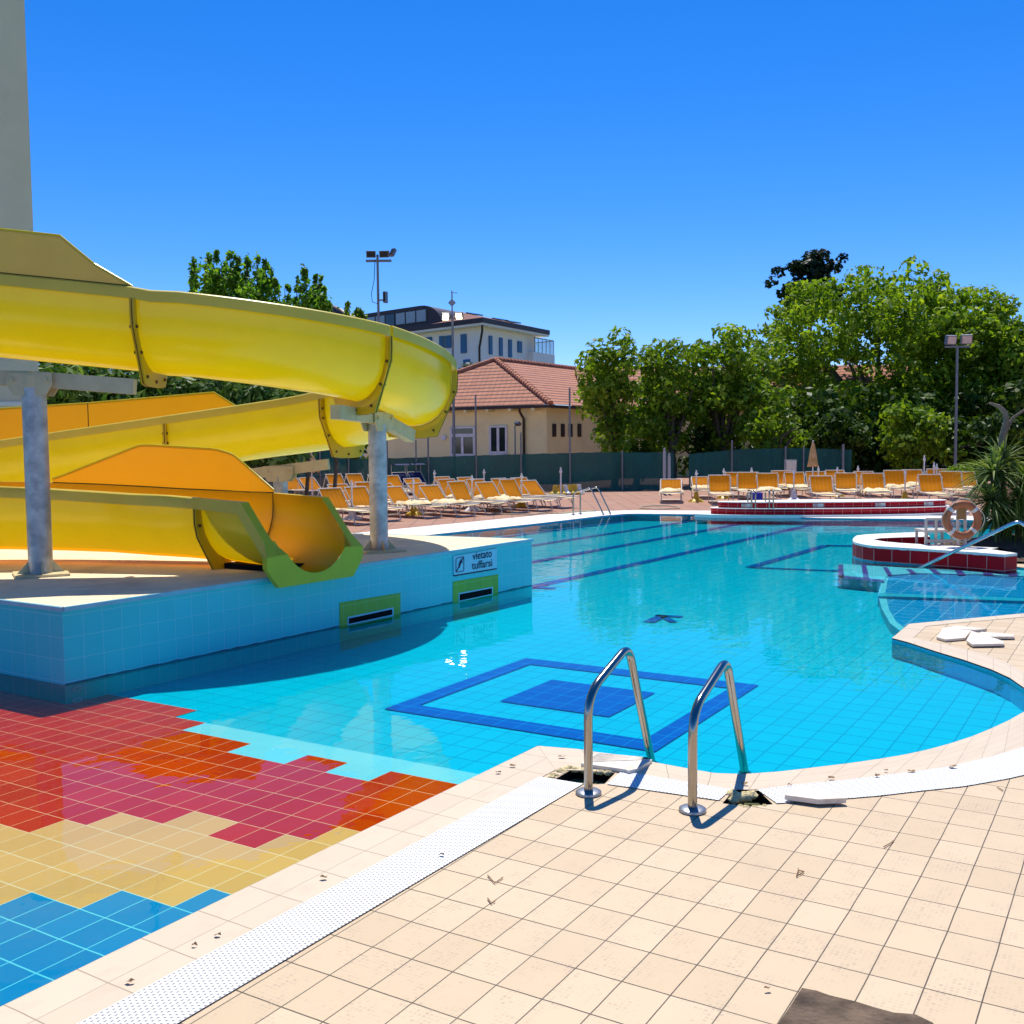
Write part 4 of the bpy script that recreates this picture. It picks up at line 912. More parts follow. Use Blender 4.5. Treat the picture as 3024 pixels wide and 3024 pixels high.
# ------------------------------------------------------------------ lifebuoy on its stand
lb = thing('lifebuoy', 'faded orange lifebuoy with white bands on its stand by the planter', 'lifebuoy', D(2841, 1535, 13.45))
R0, r0 = .205, .05
def torus_part(a0, a1, rr, n=20):
    b = MB(); b.tube([(R0*math.cos(a), .0, R0*math.sin(a)) for a in np.linspace(a0, a1, n)], rr, 14, cap=True); return b
b = MB(); b.tube([(R0*math.cos(a), 0, R0*math.sin(a)) for a in [2*PI*k/48 for k in range(48)]], r0, 16, closed=True); b.build('ring', M['buoy'], lb, 60)
for a in (.7, 2.45, 3.95, 5.5): torus_part(a-.11, a+.11, r0*1.03, 6).build('band', M['bandwhite'], lb, 60)
b = MB(); b.tube([((R0+.055+.02*math.cos(4*a))*math.cos(a), -.03, (R0+.055+.02*math.cos(4*a))*math.sin(a)) for a in [2*PI*k/60 for k in range(60)]], .006, 5, closed=True); b.build('rope', M['rope'], lb, 60)
st = thing('lifebuoy_stand', 'pale wooden stand with two legs behind the orange lifebuoy', 'stand', D(2841, 1610, 13.62))
so_ = np.array(st.location); b = MB()
for px in (2828, 2850): p = D(px, 1490, 13.62)-so_; q = D(px, 1625, 13.62)-so_; b.bar(p, q, .03)
b.build('leg', M['bandwhite'], st)
b = MB(); p = D(2839, 1508, 13.6)-so_; b.box(p[0], p[1], p[2]-.03, .11, .025, .17); b.build('board', mat('amber board', (.35, .20, .07), .7), st)
# small white seat frame beside it
wf = thing('garden_bench', 'low white metal bench standing behind the red planter', 'bench', D(2770, 1607, 13.75)); wo = np.array(wf.location)
b = MB(); s0_ = D(2728, 1569, 13.75)-wo; s1_ = D(2812, 1569, 13.75)-wo; b.box((s0_[0]+s1_[0])/2, .16, s0_[2], s1_[0]-s0_[0], .36, .03); b.build('seat', M['benchpaint'], wf)
for px in (2735, 2765, 2812):
    for dy in (0, .32): p = D(px, 1532 if (dy == 0 and px < 2800) else 1569, 13.75)-wo; b = MB(); b.bar((p[0], dy, p[2]), (p[0], dy, -.05), .028); b.build('leg', M['benchpaint'], wf)
b = MB(); p = D(2735, 1533, 13.75)-wo; q = D(2815, 1533, 13.75)-wo; b.bar((p[0], 0, p[2]), (q[0], 0, q[2]), .03); p2 = D(2735, 1598, 13.75)-wo; b.bar((p[0], 0, p2[2]), (q[0], 0, p2[2]), .04); b.build('frame', M['benchpaint'], wf)

# ------------------------------------------------------------------ loungers
SH = .28
def make_lounger(name, label, group, cloth, tilt, canopy=False):
    t = thing(name, label, 'sun lounger', (0, 0, 0), 0, group)
    W = .28; wp = M['loungerframe']
    b = MB(); sag = lambda x, y: SH-.012-.02*(1-(y/W)**2)
    xs = np.linspace(-.5, 1.08, 8); ys = np.linspace(-W+.02, W-.02, 6); vs = [(x, y, sag(x, y)) for x in xs for y in ys]
    b.add(vs, [(i*6+j, (i+1)*6+j, (i+1)*6+j+1, i*6+j+1) for i in range(7) for j in range(5)]); b.build('seat', M['seatcream'] if cloth == 'orange' else M[cloth], t, 60)
    ca, sa = math.cos(tilt), math.sin(tilt); Lb = .52
    b = MB(); us = np.linspace(.02, Lb, 7); vs = [(-u*ca-.02*math.sin(PI*u/Lb)*sa, y, SH+u*sa-.03*math.sin(PI*u/Lb)*ca*(1-(y/W)**2)) for u in us for y in ys]
    b.add(vs, [(i*6+j, i*6+j+1, (i+1)*6+j+1, (i+1)*6+j) for i in range(6) for j in range(5)]); b.build('backrest', M[cloth], t, 60)
    b = MB()
    for s in (-1, 1): b.tube([(-.55, s*W, SH), (1.1, s*W, SH)], .013, 8)
    b.tube([(1.1, -W, SH), (1.1, W, SH)], .013, 8); b.tube([(-.55, -W, SH), (-.55, W, SH)], .013, 8); b.build('bed_frame', wp, t, 50)
    b = MB()
    for s in (-1, 1): b.tube([(0, s*(W-.004), SH+.005), (-Lb*ca, s*(W-.004), SH+Lb*sa)], .013, 8); b.tube([(-Lb*ca*.85, s*(W+.02), SH+Lb*sa*.85), (-.42, s*(W+.02), SH)], .011, 6)
    b.tube([(-Lb*ca, -W, SH+Lb*sa), (-Lb*ca, W, SH+Lb*sa)], .013, 8); b.build('back_frame', wp, t, 50)
    for x, dx in ((.86, .09), (-.38, -.07)):
        b = MB()
        for s in (-1, 1): b.tube([(x, s*(W-.02), SH), (x+dx, s*(W-.02), .012)], .013, 6); b.tube([(x-dx*1.6, s*(W-.02), SH), (x+dx*.4, s*(W-.02), .12)], .008, 5)
        b.tube([(x+dx, -W+.02, .012), (x+dx, W-.02, .012)], .013, 6); b.build('leg_pair', wp, t, 50)
    if canopy:
        b = MB(); vs = [(-Lb*ca-.05+.3*u, y, SH+Lb*sa+.24+.04*math.sin(PI*u)) for u in (0, .35, .7, 1) for y in (-W, W)]; b.add(vs, [(2*i, 2*i+1, 2*i+3, 2*i+2) for i in range(3)]); b.build('sunshade', M[cloth], t)
        b = MB()
        for s in (-1, 1): b.tube([(-Lb*ca, s*W, SH+Lb*sa*.8), (-Lb*ca-.02, s*W, SH+Lb*sa+.25)], .01, 6)
        b.build('shade_arm', wp, t)
    return t
ordw = ['first', 'second', 'third', 'fourth', 'fifth', 'sixth', 'seventh', 'eighth', 'ninth', 'tenth']
LG, RG = 'orange loungers on the left terrace', 'orange loungers on the right terrace'
protoL = make_lounger('sun_lounger', 'x', LG, 'orange', math.radians(52)); usedL = [False]
protoR = make_lounger('sun_lounger', 'x', RG, 'orange', math.radians(55)); usedR = [False]
protoF = make_lounger('sun_lounger', 'x', RG, 'orange', math.radians(34)); usedF = [False]
rzL = math.atan2(-.714, .70); rzR = math.atan2(-.985, -.17)
def place(proto, used, px, py, rz, label):
    p = G(px, py, SH); loc = (p[0], p[1], 0); rz += random.uniform(-.05, .05)
    if not used[0]: proto.location = loc; proto.rotation_euler = (0, 0, rz); proto['label'] = label; used[0] = True; return proto
    o = dup(proto, loc, rz+random.uniform(-.05, .05), label); th_ = math.radians(random.uniform(-9, 6))
    for ch in o.children:
        if ch.name.startswith('back'): ch.rotation_euler = (0, th_, 0); ch.location = (-SH*math.sin(th_), 0, SH-SH*math.cos(th_))
    return o
towels = []
rowsL = [('front', [(1000, 1502), (1075, 1494), (1191, 1487), (1296, 1483), (1372, 1478), (1457, 1474), (1522, 1470), (1590, 1463)]),
         ('middle', [(1022, 1478), (1098, 1477), (1157, 1475), (1258, 1472), (1341, 1466), (1425, 1467), (1498, 1463), (1556, 1460)]),
         ('back', [(872, 1446), (928, 1447), (1001, 1443), (1060, 1441), (1128, 1441), (1172, 1447), (1240, 1454), (1327, 1454), (1397, 1453)])]
for rn, lst in rowsL:
    for i, (px, py) in enumerate(lst):
        o = place(protoL, usedL, px, py, rzL, f'{ordw[i]} orange lounger from the left in the {rn} row of the left terrace')
        if (rn, i) in (('front', 2), ('front', 3), ('front', 5), ('middle', 4), ('middle', 5)): towels.append(o)
rowR_front = [(1982, 1449, 1), (2126, 1453, 0), (2429, 1454, 0), (2581, 1448, 0), (2752, 1453, 0)]
rowR_mid = [(2074, 1440, 1), (2209, 1444, 0), (2268, 1445, 0), (2350, 1437, 0), (2499, 1443, 0), (2645, 1437, 0), (2812, 1442, 0)]
rowR_back = [(2173, 1437, 0), (2310, 1435, 0), (2412, 1432, 0), (2557, 1434, 0), (2700, 1430, 0), (2770, 1430, 0), (2857, 1435, 0), (2470, 1428, 0)]
for rn, lst in (('front', rowR_front), ('middle', rowR_mid), ('back', rowR_back)):
    for i, (px, py, fl) in enumerate(sorted(lst)):
        o = place(protoF if fl else protoR, usedF if fl else usedR, px, py, rzR, f'{ordw[i]} orange lounger from the left in the {rn} row beyond the red podium')
        if px in (1982, 2074, 2268, 2350, 2581, 2645, 2700, 2310): towels.append(o)
for o in towels:
    b = MB(); nx, ny = 12, 9; vs = []
    for i in range(nx):
        for j in range(ny):
            x = -.02+.72*i/(nx-1); y = -.31+.62*j/(ny-1); e = (1 if 0 < i < nx-1 and 0 < j < ny-1 else 0)
            vs.append((x+random.uniform(-.03, .03), y+random.uniform(-.02, .02), SH+.012+e*random.uniform(.0, .075) - (.10 if j in (0, ny-1) and random.random() < .5 else 0)))
    b.add(vs, [(i*ny+j, (i+1)*ny+j, (i+1)*ny+j+1, i*ny+j+1) for i in range(nx-1) for j in range(ny-1)])
    tw_ = b.build('towel', M['towel'], None, 80); tw_.location = o.location; tw_.rotation_euler = o.rotation_euler
    tag(tw_, 'crumpled cloth on '+o['label'].replace('orange lounger', 'lounger').replace('in the ', '').replace('beyond the red podium', 'right terrace').replace('of the left', 'left'), 'towel', 'cloths left on the loungers')
nv = make_lounger('sun_lounger', 'left navy lounger with raised sunshade by the green fence', 'navy loungers by the fence', 'navycloth', math.radians(52), True)
p = G(1196, 1434, SH); nv.location = (p[0], p[1], 0); nv.rotation_euler = (0, 0, rzL)
p = G(1242, 1432, SH); dup(nv, (p[0], p[1], 0), rzL, 'right navy lounger with raised sunshade by the green fence')

# parasol stands
def make_stand(label, group, m, h):
    t = thing('parasol_stand', label, 'parasol stand', (0, 0, 0), 0, group)
    b = MB(); 
    for k in range(4): a = PI/2*k+PI/4; b.add([(.13*math.cos(a-.75), .13*math.sin(a-.75), 0), (.22*math.cos(a-.25), .22*math.sin(a-.25), 0), (.22*math.cos(a+.25), .22*math.sin(a+.25), 0), (.13*math.cos(a+.75), .13*math.sin(a+.75), 0), (.06*math.cos(a-.75), .06*math.sin(a-.75), .10), (.16*math.cos(a-.25), .16*math.sin(a-.25), .055), (.16*math.cos(a+.25), .16*math.sin(a+.25), .055), (.06*math.cos(a+.75), .06*math.sin(a+.75), .10)], [(4, 5, 6, 7), (1, 2, 6, 5), (0, 1, 5, 4), (2, 3, 7, 6)])
    b.lathe([(.09, .08), (.06, .20), (.05, .27), (.02, .275)], n=12); b.build('base', m, t, 40)
    b = MB(); b.tube([(0, 0, .05), (0, 0, h)], .019, 8); b.build('pole', M['whitepaint'], t, 50)
    b = MB(); b.lathe([(.02, h-.13), (.036, h-.12), (.036, h-.07), (.02, h-.06)], n=8); b.bar((.0, 0, h-.095), (.06, 0, h-.095), .014); b.build('collar', M['whitepaint'], t, 40)
    return t
SG = 'parasol stands among the loungers'
stY = make_stand('x', SG, M['yellow'], .84); stW = make_stand('x', SG, M['white'], .84); uy = [0]; uw = [0]
stands = [('y', 1541, 1496, 'yellow parasol stand between the right end loungers of the left terrace'), ('y', 1222, 1521, 'yellow parasol stand in front of the left terrace just right of the slide post'),
 ('w', 1395, 1508, 'white parasol stand in the middle of the front row of left loungers'), ('w', 1040, 1534, 'white parasol stand left of the slide post among the loungers'),
 ('w', 1284, 1475, 'white parasol stand right of the navy loungers'), ('w', 1430, 1470, 'white parasol stand behind the middle of the left loungers'),
 ('y', 2056, 1482, 'yellow parasol stand right of the lone reclined lounger beyond the pool'), ('y', 2137, 1472, 'yellow parasol stand behind the second lounger of the right terrace'),
 ('w', 2219, 1468, 'white parasol stand above the left podium rails'), ('w', 2344, 1479, 'white parasol stand behind the middle left of the red podium'),
 ('y', 2472, 1466, 'yellow parasol stand behind the middle of the red podium'), ('w', 2533, 1460, 'white parasol stand in the back row right of the podium middle'),
 ('y', 2672, 1482, 'yellow parasol stand at the right end of the red podium'), ('w', 2416, 1462, 'white parasol stand just right of the closed parasol')]
for k, px, py, lab in stands:
    p = G(px, py); pr_, us = (stY, uy) if k == 'y' else (stW, uw)
    if not us[0]: pr_.location = (p[0], p[1], 0); pr_['label'] = lab; us[0] = 1
    else: dup(pr_, (p[0], p[1], 0), random.random()*1.5, lab)
for px, zt, lab in ((2730, 1.15, 'tallest bare white pole behind the right loungers'), (2759, .95, 'bare white pole left of the small crooked pole by the clipped hedge'), (2767, .9, 'small bare white pole beside the clipped hedge'), (1657, .9, 'thin bare pole standing behind the row of parasol weights')):
    t = thing('bare_pole', lab, 'pole', (X(px, 29.5), 29.5, 0), 0, 'bare white poles on the terrace'); b = MB(); b.tube([(0, 0, 0), (0, 0, zt)], .022, 8); b.build('shaft', M['whitepaint'], t, 50)
    b = MB(); b.lathe([(.022, zt-.16), (.04, zt-.15), (.04, zt-.1), (.022, zt-.09)], n=8); b.build('clamp', M['whitepaint'], t)
for i, (px, k) in enumerate(((1640, 'y'), (1657, 'y'), (1669, 'w'), (1684, 'y'), (1697, 'y'), (1709, 'w'))):
    p = G(px, 1462 - i*.6); o = bpy.data.objects.new('parasol_weight', None); COL.objects.link(o); o.location = (p[0], p[1], 0)
    tag(o, f'{ordw[i]} small {"yellow" if k=="y" else "white"} parasol weight from the left before the green fence', 'parasol weight', 'parasol weights before the fence')
    b = MB(); b.lathe([(.0, .02), (.2, .02), (.19, .06), (.10, .12), (.075, .24), (.07, .3), (.03, .3)], n=12); b.build('weight_body', M['yellow'] if k == 'y' else M['white'], o, 40)
def closed_parasol(px, ytop, ybot, d, wd, label, zb=0.):
    t = thing('closed_parasol', label, 'parasol', (X(px, d), d, 0), 0, 'closed parasols')
    zt = D(px, ytop, d)[2]; zm = D(px, ybot, d)[2]; b = MB(); n = 24; prof_ = [(.012, zt), (.03, zt-.03), (wd*.35, zt-(zt-zm)*.4), (wd*.5, zt-(zt-zm)*.75), (wd*.62, zm+.03), (wd*.5, zm)]
    vs = [(r*(1+.22*(k % 2)*(1 if i > 1 else 0))*math.cos(2*PI*k/n), r*(1+.22*(k % 2)*(1 if i > 1 else 0))*math.sin(2*PI*k/n), z+(.03*math.sin(k*2.1) if i > 3 else 0)) for i, (r, z) in enumerate(prof_) for k in range(n)]
    b.add(vs, [(i*n+k, i*n+(k+1) % n, (i+1)*n+(k+1) % n, (i+1)*n+k) for i in range(len(prof_)-1) for k in range(n)]); b.build('folded_canopy', M['parasolcloth'], t)
    b = MB(); b.tube([(0, 0, 0), (0, 0, zt+.04)], .018, 8); b.build('pole', M['whitepaint'], t, 50)
M['parasolcloth'] = mat('faded parasol cloth', (.62, .36, .13), .9, var=.25, scale=4., dirt=(.75, .62, .42), dscale=4.)
closed_parasol(922, 1340, 1393, 27., .30, 'short closed parasol with faded orange canopy behind the slide')
closed_parasol(2401, 1304, 1377, 29., .20, 'tall closed parasol with faded canopy beside the grey cabinet')
# other small things on the terrace
cb = thing('grey_cabinet', 'pale grey electrical cabinet on a post before the green fence', 'cabinet', (X(2335, 31), 31, 0))
b = MB(); zt = D(2335, 1358, 31)[2]; zb = D(2335, 1394, 31)[2]; b.box(0, 0, (zt+zb)/2, .32, .18, zt-zb); b.build('cabinet_body', M['pipegrey'], cb); b = MB(); b.bar((0, 0, 0), (0, 0, zb), .07); b.build('post', M['pipegrey'], cb)
b = MB(); b.box(0, -.093, (zt+zb)/2, .28, .006, zt-zb-.05); b.build('door', M['bandwhite'], cb)
for px, yt, lab in ((1963, 1322, 'taller of the two grey pipes standing by the fence gap'), (1977, 1338, 'shorter of the two grey pipes standing by the fence gap')):
    t = thing('vent_pipe', lab, 'pipe', (X(px, 31.5), 31.5, 0), 0, 'grey pipes by the fence gap'); zt = D(px, yt, 31.5)[2]
    b = MB(); b.tube([(0, 0, 0), (0, 0, zt-.1)], .048, 12); b.build('pipe', M['pipegrey'], t, 50); b = MB(); b.tube([(0, 0, zt-.1), (0, 0, zt)], .03, 10); b.build('pipe_top', M['pipegrey'], t, 50)
bx = thing('blue_crate', 'blue plastic crate standing behind the red podium', 'crate', (X(2235, 26.3), 26.3, 0))
b = MB(); b.box(0, 0, .14, .26, .26, .26); b.box(0, 0, .275, .28, .28, .02); b.build('crate_body', M['bluebox'], bx)
bm = thing('blue_mat', 'flat blue mat lying behind the red podium', 'mat', (X(2203, 26.2), 26.2, 0)); b = MB(); b.box(0, 0, .05, .30, .2, .06); b.box(0, 0, .085, .27, .17, .01); b.build('mat_body', M['bluebox'], bm)
def hose(pix, label, loop=False):
    b = MB(); b.tube([G(*p, .02) for p in pix], .014, 6, closed=loop); tag(b.build('garden_hose', M['hose'], None, 60), label, 'hose')
hose([(1948+58*math.cos(a)*(1+.04*math.sin(3*a)), 1498+5.0*math.sin(a)) for a in [2*PI*k/40 for k in range(40)]], 'loop of pale hose lying on the paving by the far pool edge', True)
hose([(1455, 1516), (1500, 1518), (1560, 1520), (1610, 1514), (1650, 1517), (1700, 1511), (1760, 1508)], 'pale hose stretched along the far left pool edge')

# ------------------------------------------------------------------ lamps
def floodhead(parent, c, wd, h, dp, tilt, rz, lit=False, glass=None):
    m = Matrix.Rotation(tilt, 4, 'X'); b = MB(); b.box(c[0], c[1], c[2], wd, dp, h, rz, m); o = b.build('floodlight', M['lampmetal'] if not lit else M['lampdark'], parent)
    off = m @ Vector((0, -dp/2-.004, 0)); cc, ss = math.cos(rz), math.sin(rz)
    b = MB(); b.box(c[0]+off.x*cc-off.y*ss, c[1]+off.x*ss+off.y*cc, c[2]+off.z, wd*.86, .008, h*.8, rz, m); b.build('lamp_glass', M['lit'] if lit else M[glass or 'lampdark'], o); return o
def lamp(px, ytop, d, label, r=.06):
    t = thing('floodlight_mast', label, 'lamp post', (X(px, d), d, 0), 0, 'floodlight masts around the pool'); zt = D(px, ytop, d)[2]
    b = MB(); b.tube([(0, 0, 0), (0, 0, zt*.5), (0, 0, zt)], [r, r*.85, r*.7], 12); b.build('mast', M['lampmetal'], t, 50); return t, zt
t, zt = lamp(1127, 752, 38, 'tall mast with dark twin floodlights rising behind the slide')
b = MB(); b.bar((-.42, 0, zt-.22), (.5, 0, zt-.22), .08); b.build('crossbar', M['lampmetal'], t)
floodhead(t, (-.22, -.1, zt-.0), .34, .24, .16, .2, .1); floodhead(t, (.26, -.1, zt), .34, .24, .16, .2, -.1); floodhead(t, (.55, .05, zt+.08), .16, .3, .12, -.6, -.6)
b = MB(); zz = D(1135, 878, 38)[2]; b.bar((0, 0, zz-.1), (.2, 0, zz-.1), .05); b.build('side_arm', M['lampmetal'], t); floodhead(t, (.26, 0, zz), .1, .4, .2, 0, -.35)
b = MB(); b.tube([(-.08, -.1, zt-.2), (-.12, -.1, zt-.9), (-.23, -.1, zt-1.4), (-.2, -.1, zt-1.7), (-.02, -.06, zt-1.75)], .012, 6); b.build('cable', M['lampdark'], t, 60)
t, zt = lamp(1343, 940, 36, 'slim mast with two lit floodlights before the tiled roof house', .055)
b = MB(); b.bar((-.32, 0, zt), (.32, 0, zt), .06); b.build('crossbar', M['lampmetal'], t)
floodhead(t, (-.24, -.08, zt+.05), .24, .24, .12, .55, .25, True); floodhead(t, (.24, -.08, zt+.08), .24, .24, .12, .55, -.25, True)
t, zt = lamp(2821, 1024, 35, 'mast with pale twin floodlights before the big tree', .055)
b = MB(); b.bar((-.42, 0, zt), (.42, 0, zt), .06); b.build('crossbar', M['lampmetal'], t)
floodhead(t, (-.26, -.08, zt+.22), .34, .30, .16, .25, .15, False, 'lampglass'); floodhead(t, (.26, -.08, zt+.24), .34, .30, .16, .25, -.15, False, 'lampglass')
t, zt = lamp(1523, 1256, 37, 'short post with a single dark floodlight before the yellow house', .035)
floodhead(t, (.1, -.05, zt+.06), .22, .16, .1, .9, -.8)

# ------------------------------------------------------------------ windbreak fence
def fence(label, pts, ztops, posts, zb=.0, wire=None):
    t = thing('windbreak_fence', label, 'fence', (pts[0][0], pts[0][1], 0), 0, 'green windbreak fences'); o = pts[0]
    seg, tot = resample([(p[0], p[1]) for p in pts], 60); b = MB()
    zt = np.interp(np.linspace(0, 1, 60), np.linspace(0, 1, len(ztops)), ztops)
    vs = [(p[0]-o[0], p[1]-o[1]+random.uniform(-.03, .03), zz) for k, p in enumerate(seg) for zz in (zb, zt[k]*.5, zt[k]-.02*abs(math.sin(k*.9)))]
    b.add(vs, [(3*k+j, 3*k+3+j, 3*k+4+j, 3*k+1+j) for k in range(59) for j in (0, 1)]); b.build('net', M['net'], t)
    for px, ytop, r in posts:
        y = np.interp(px, [1512+F*p[0]/p[1] for p in pts], [p[1] for p in pts]); b = MB(); b.tube([(X(px, y)-o[0], y-o[1]-.06, 0), (X(px, y)-o[0], y-o[1]-.06, D(px, ytop, y)[2])], r, 8); b.build('post', M['lampmetal'], t, 50)
    if wire:
        b = MB(); b.tube([(p[0]-o[0], p[1]-o[1], wire) for p in pts], .012, 5); b.build('wire', M['lampmetal'], t)
    return t
fence('green net fence seen under the slide at left', [(X(560, 31), 31.), (X(1036, 33.5), 33.5)], [1.75, 1.62], [(948, 1290, .03), (1032, 1296, .03), (870, 1300, .03)])
fence('green net fence before the yellow house', [(X(1037, 33.6), 33.6), (X(1400, 34), 34), (X(1640, 34.), 34.), (X(1990, 34.2), 34.2)], [1.12, 1.18, 1.24, 1.28, 1.25], [(1146, 1290, .03), (1231, 1300, .025), (1267, 1290, .03), (1408, 1166, .028), (1540, 1277, .028), (1684, 1146, .03), (1838, 1330, .03)], 0.)
fence('green net fence behind the right loungers', [(X(2035, 34.2), 34.2), (X(2300, 34), 34.), (X(2515, 33.5), 33.5)], [1.2, 1.34, 1.36, 1.3], [(2161, 1300, .03), (2319, 1318, .035), (2488, 1312, .045), (2372, 1318, .03)])

# ------------------------------------------------------------------ houses
def rooftri(b, pts, row=(1, 1)):
    p = [Vector(q) for q in pts]; e = (p[1]-p[0]).normalized(); nrm = (p[1]-p[0]).cross(p[2]-p[0]).normalized(); u = nrm.cross(e)
    b.add(p, [tuple(range(len(p)))], [[((q-p[0]).dot(e), (q-p[0]).dot(u)) for q in p]])
hs_ = thing('yellow_house', 'single storey yellow house with hipped terracotta roof behind the fence', 'house', (1.57, 41.5, 0))
ho = np.array([1.57, 41.5]); HW = np.array([-.85, .53]); HE = np.array([.53, .85])
ZE, ZR = 3.12, 5.38
def hp(a, c, z): p = HW*a+HE*c; return (p[0], p[1], z)       # a along the gable wall, c along the long wall
b = MB(); b.prism([hp(.45, .45, 0)[:2], hp(10, .45, 0)[:2], hp(10, 14, 0)[:2], hp(.45, 14, 0)[:2]], 0, ZE-.05); b.build('wall', M['house'], hs_)
b = MB(); rooftri(b, [hp(10.45, 0, ZE), hp(0, 0, ZE), hp(5.2, 4.1, ZR)]); rooftri(b, [hp(0, 0, ZE), hp(0, 16, ZE), hp(5.2, 12, ZR), hp(5.2, 4.1, ZR)]); rooftri(b, [hp(10.45, 16, ZE), hp(10.45, 0, ZE), hp(5.2, 4.1, ZR), hp(5.2, 12, ZR)]); rf = b.build('roof', M['roof'], hs_)
b = MB()
for a_, c_ in ((hp(0, 0, ZE+.03), hp(5.2, 4.1, ZR+.03)), (hp(10.45, 0, ZE+.03), hp(5.2, 4.1, ZR+.03)), (hp(5.2, 4.1, ZR+.03), hp(5.2, 12, ZR+.03))):
    n = 26; a_, c_ = Vector(a_), Vector(c_)
    for k in range(n): p = a_.lerp(c_, k/n); q = a_.lerp(c_, (k+1.1)/n); b.tube([p, q], [.13, .10], 8)
b.build('ridge_tiles', M['ridge'], rf, 50)
b = MB(); b.prism([hp(-.02, -.02, 0)[:2], hp(10.47, -.02, 0)[:2], hp(10.47, .5, 0)[:2], hp(-.02, .5, 0)[:2]], ZE-.12, ZE-.02); b.prism([hp(-.02, .5, 0)[:2], hp(.5, .5, 0)[:2], hp(.5, 14, 0)[:2], hp(-.02, 14, 0)[:2]], ZE-.12, ZE-.02); b.build('gutter', M['gutter'], hs_)
b = MB()
for k in range(9): p = hp(.8+1.1*k, .2, ZE-.18); b.box(p[0], p[1], p[2], .12, .5, .1, math.atan2(HW[1], HW[0]))
b.build('rafter_end', M['house'], hs_)
def on_gable(px):           # distance along the gable wall seen at pixel column px
    k = (px-1512)/F; base = ho+HE*.45; return (base[0]-k*base[1])/(k*HW[1]-HW[0])
def on_long(px):
    k = (px-1512)/F; base = ho+HW*.45; return (base[0]-k*base[1])/(k*HE[1]-HE[0])
def gz(px, py, gable=True):
    a = on_gable(px) if gable else on_long(px); p = ho+(HE*.45+HW*a if gable else HW*.45+HE*a); return D(px, py, p[1])[2]
def hwindow(px0, px1, y0, y1, kind):
    a0, a1 = on_gable(px0), on_gable(px1); z1, z0 = gz(px0, y0), gz(px0, y1); rz = math.atan2(HW[1], HW[0])
    c = hp((a0+a1)/2, .45, (z0+z1)/2); w_ = abs(a0-a1); nn = np.array([-HE[0], -HE[1]])
    def bx_(name, da, dz, ww, hh_, off, m, par): b = MB(); b.box(c[0]+HW[0]*da+nn[0]*off, c[1]+HW[1]*da+nn[1]*off, c[2]+dz, ww, .06, hh_, rz); return b.build(name, M[m], par)
    g = bx_('window', 0, 0, w_, z1-z0, .01, 'glass', hs_)
    for s in (-1, 1): bx_('window_frame', s*(w_/2-.04), 0, .09, z1-z0, .035, 'wframe', g)
    bx_('window_frame', 0, (z1-z0)/2-.03, w_-.18, .08, .035, 'wframe', g); bx_('window_frame', 0, -(z1-z0)/2+.03, w_-.18, .08, .035, 'wframe', g)
    if kind == 'door': bx_('mullion', 0, -.2, .12, (z1-z0)*.62, .04, 'wframe', g); bx_('transom', 0, (z1-z0)*.2, w_-.18, .14, .037, 'wframe', g)
    else: bx_('mullion', 0, 0, .12, z1-z0-.16, .04, 'wframe', g)
    bx_('sill', 0, -(z1-z0)/2-.05, w_+.15, .06, .06, 'wframe', g)
hwindow(1334, 1406, 1261, 1345, 'door'); hwindow(1449, 1501, 1258, 1338, 'win')
for px in (1637, 1662, 1685, 1711):      # narrow openings on the long wall
    a = on_long(px); z1, z0 = gz(px, 1252, False), gz(px, 1290, False); p = hp(.45, a, (z0+z1)/2); b = MB(); b.box(p[0]-HW[0]*.02, p[1]-HW[1]*.02, p[2], .62*abs(on_long(px+7)-on_long(px-7)), .08, z1-z0, math.atan2(HE[1], HE[0])); b.build('window', M['gutter'], hs_)
a = on_gable(1552); b = MB(); p = hp(a, .36, 0); p2 = hp(a, .05, 0); b.tube([(p2[0], p2[1], ZE-.12), (p2[0], p2[1], ZE-.25), (p[0], p[1], ZE-.55), (p[0], p[1], 0)], .055, 8); b.build('downpipe', M['gutter'], hs_, 50)
p = hp(on_gable(1315), .42, 1.85); b = MB(); b.tube([(p[0], p[1], p[2]), (p[0]-HE[0]*.06, p[1]-HE[1]*.06, p[2])], .12, 14); b.build('wall_lamp', M['wframe'], hs_)
sk = hp(2.2, 9.3, ZE+(ZR-ZE)*2.2/5.2+.06); b = MB(); m_ = Matrix.Rotation(-math.atan2(ZR-ZE, 5.2), 4, 'Y'); b.box(sk[0], sk[1], sk[2], .5, .8, .08, math.atan2(HW[1], HW[0]), m_); b.build('skylight', M['curtainglass'], rf)
# wing behind the trees
wg = thing('house_wing', 'long yellow wing with terracotta roof behind the middle trees', 'house', (3.7, 47.2, 0))
WL = 20.
b = MB(); b.box(WL/2, 4.5, ZE/2-.03, WL, 8.2, ZE-.06); b.build('wall', M['house'], wg)
b = MB(); rooftri(b, [(-.5, 0, ZE), (WL+.3, 0, ZE), (WL-3.5, 4.5, ZR-.1), (-.5, 4.5, ZR-.1)]); rooftri(b, [(WL+.3, 0, ZE), (WL+.3, 9, ZE), (WL-3.5, 4.5, ZR-.1)]); rooftri(b, [(WL+.3, 9, ZE), (-.5, 9, ZE), (-.5, 4.5, ZR-.1), (WL-3.5, 4.5, ZR-.1)]); b.build('roof', M['roof'], wg)
b = MB(); b.bar((-.5, -.03, ZE-.06), (WL+.3, -.03, ZE-.06), .1); b.build('gutter', M['gutter'], wg)
for x in (3., 6.5, 10., 13.5): b = MB(); b.box(x, .39, 1.75, .9, .06, 1.2); w_ = b.build('window', M['glass'], wg); b = MB(); b.box(x, .36, 1.75, .06, .06, 1.2); b.box(x, .355, 1.12, 1.1, .08, .06); b.build('window_frame', M['wframe'], w_)

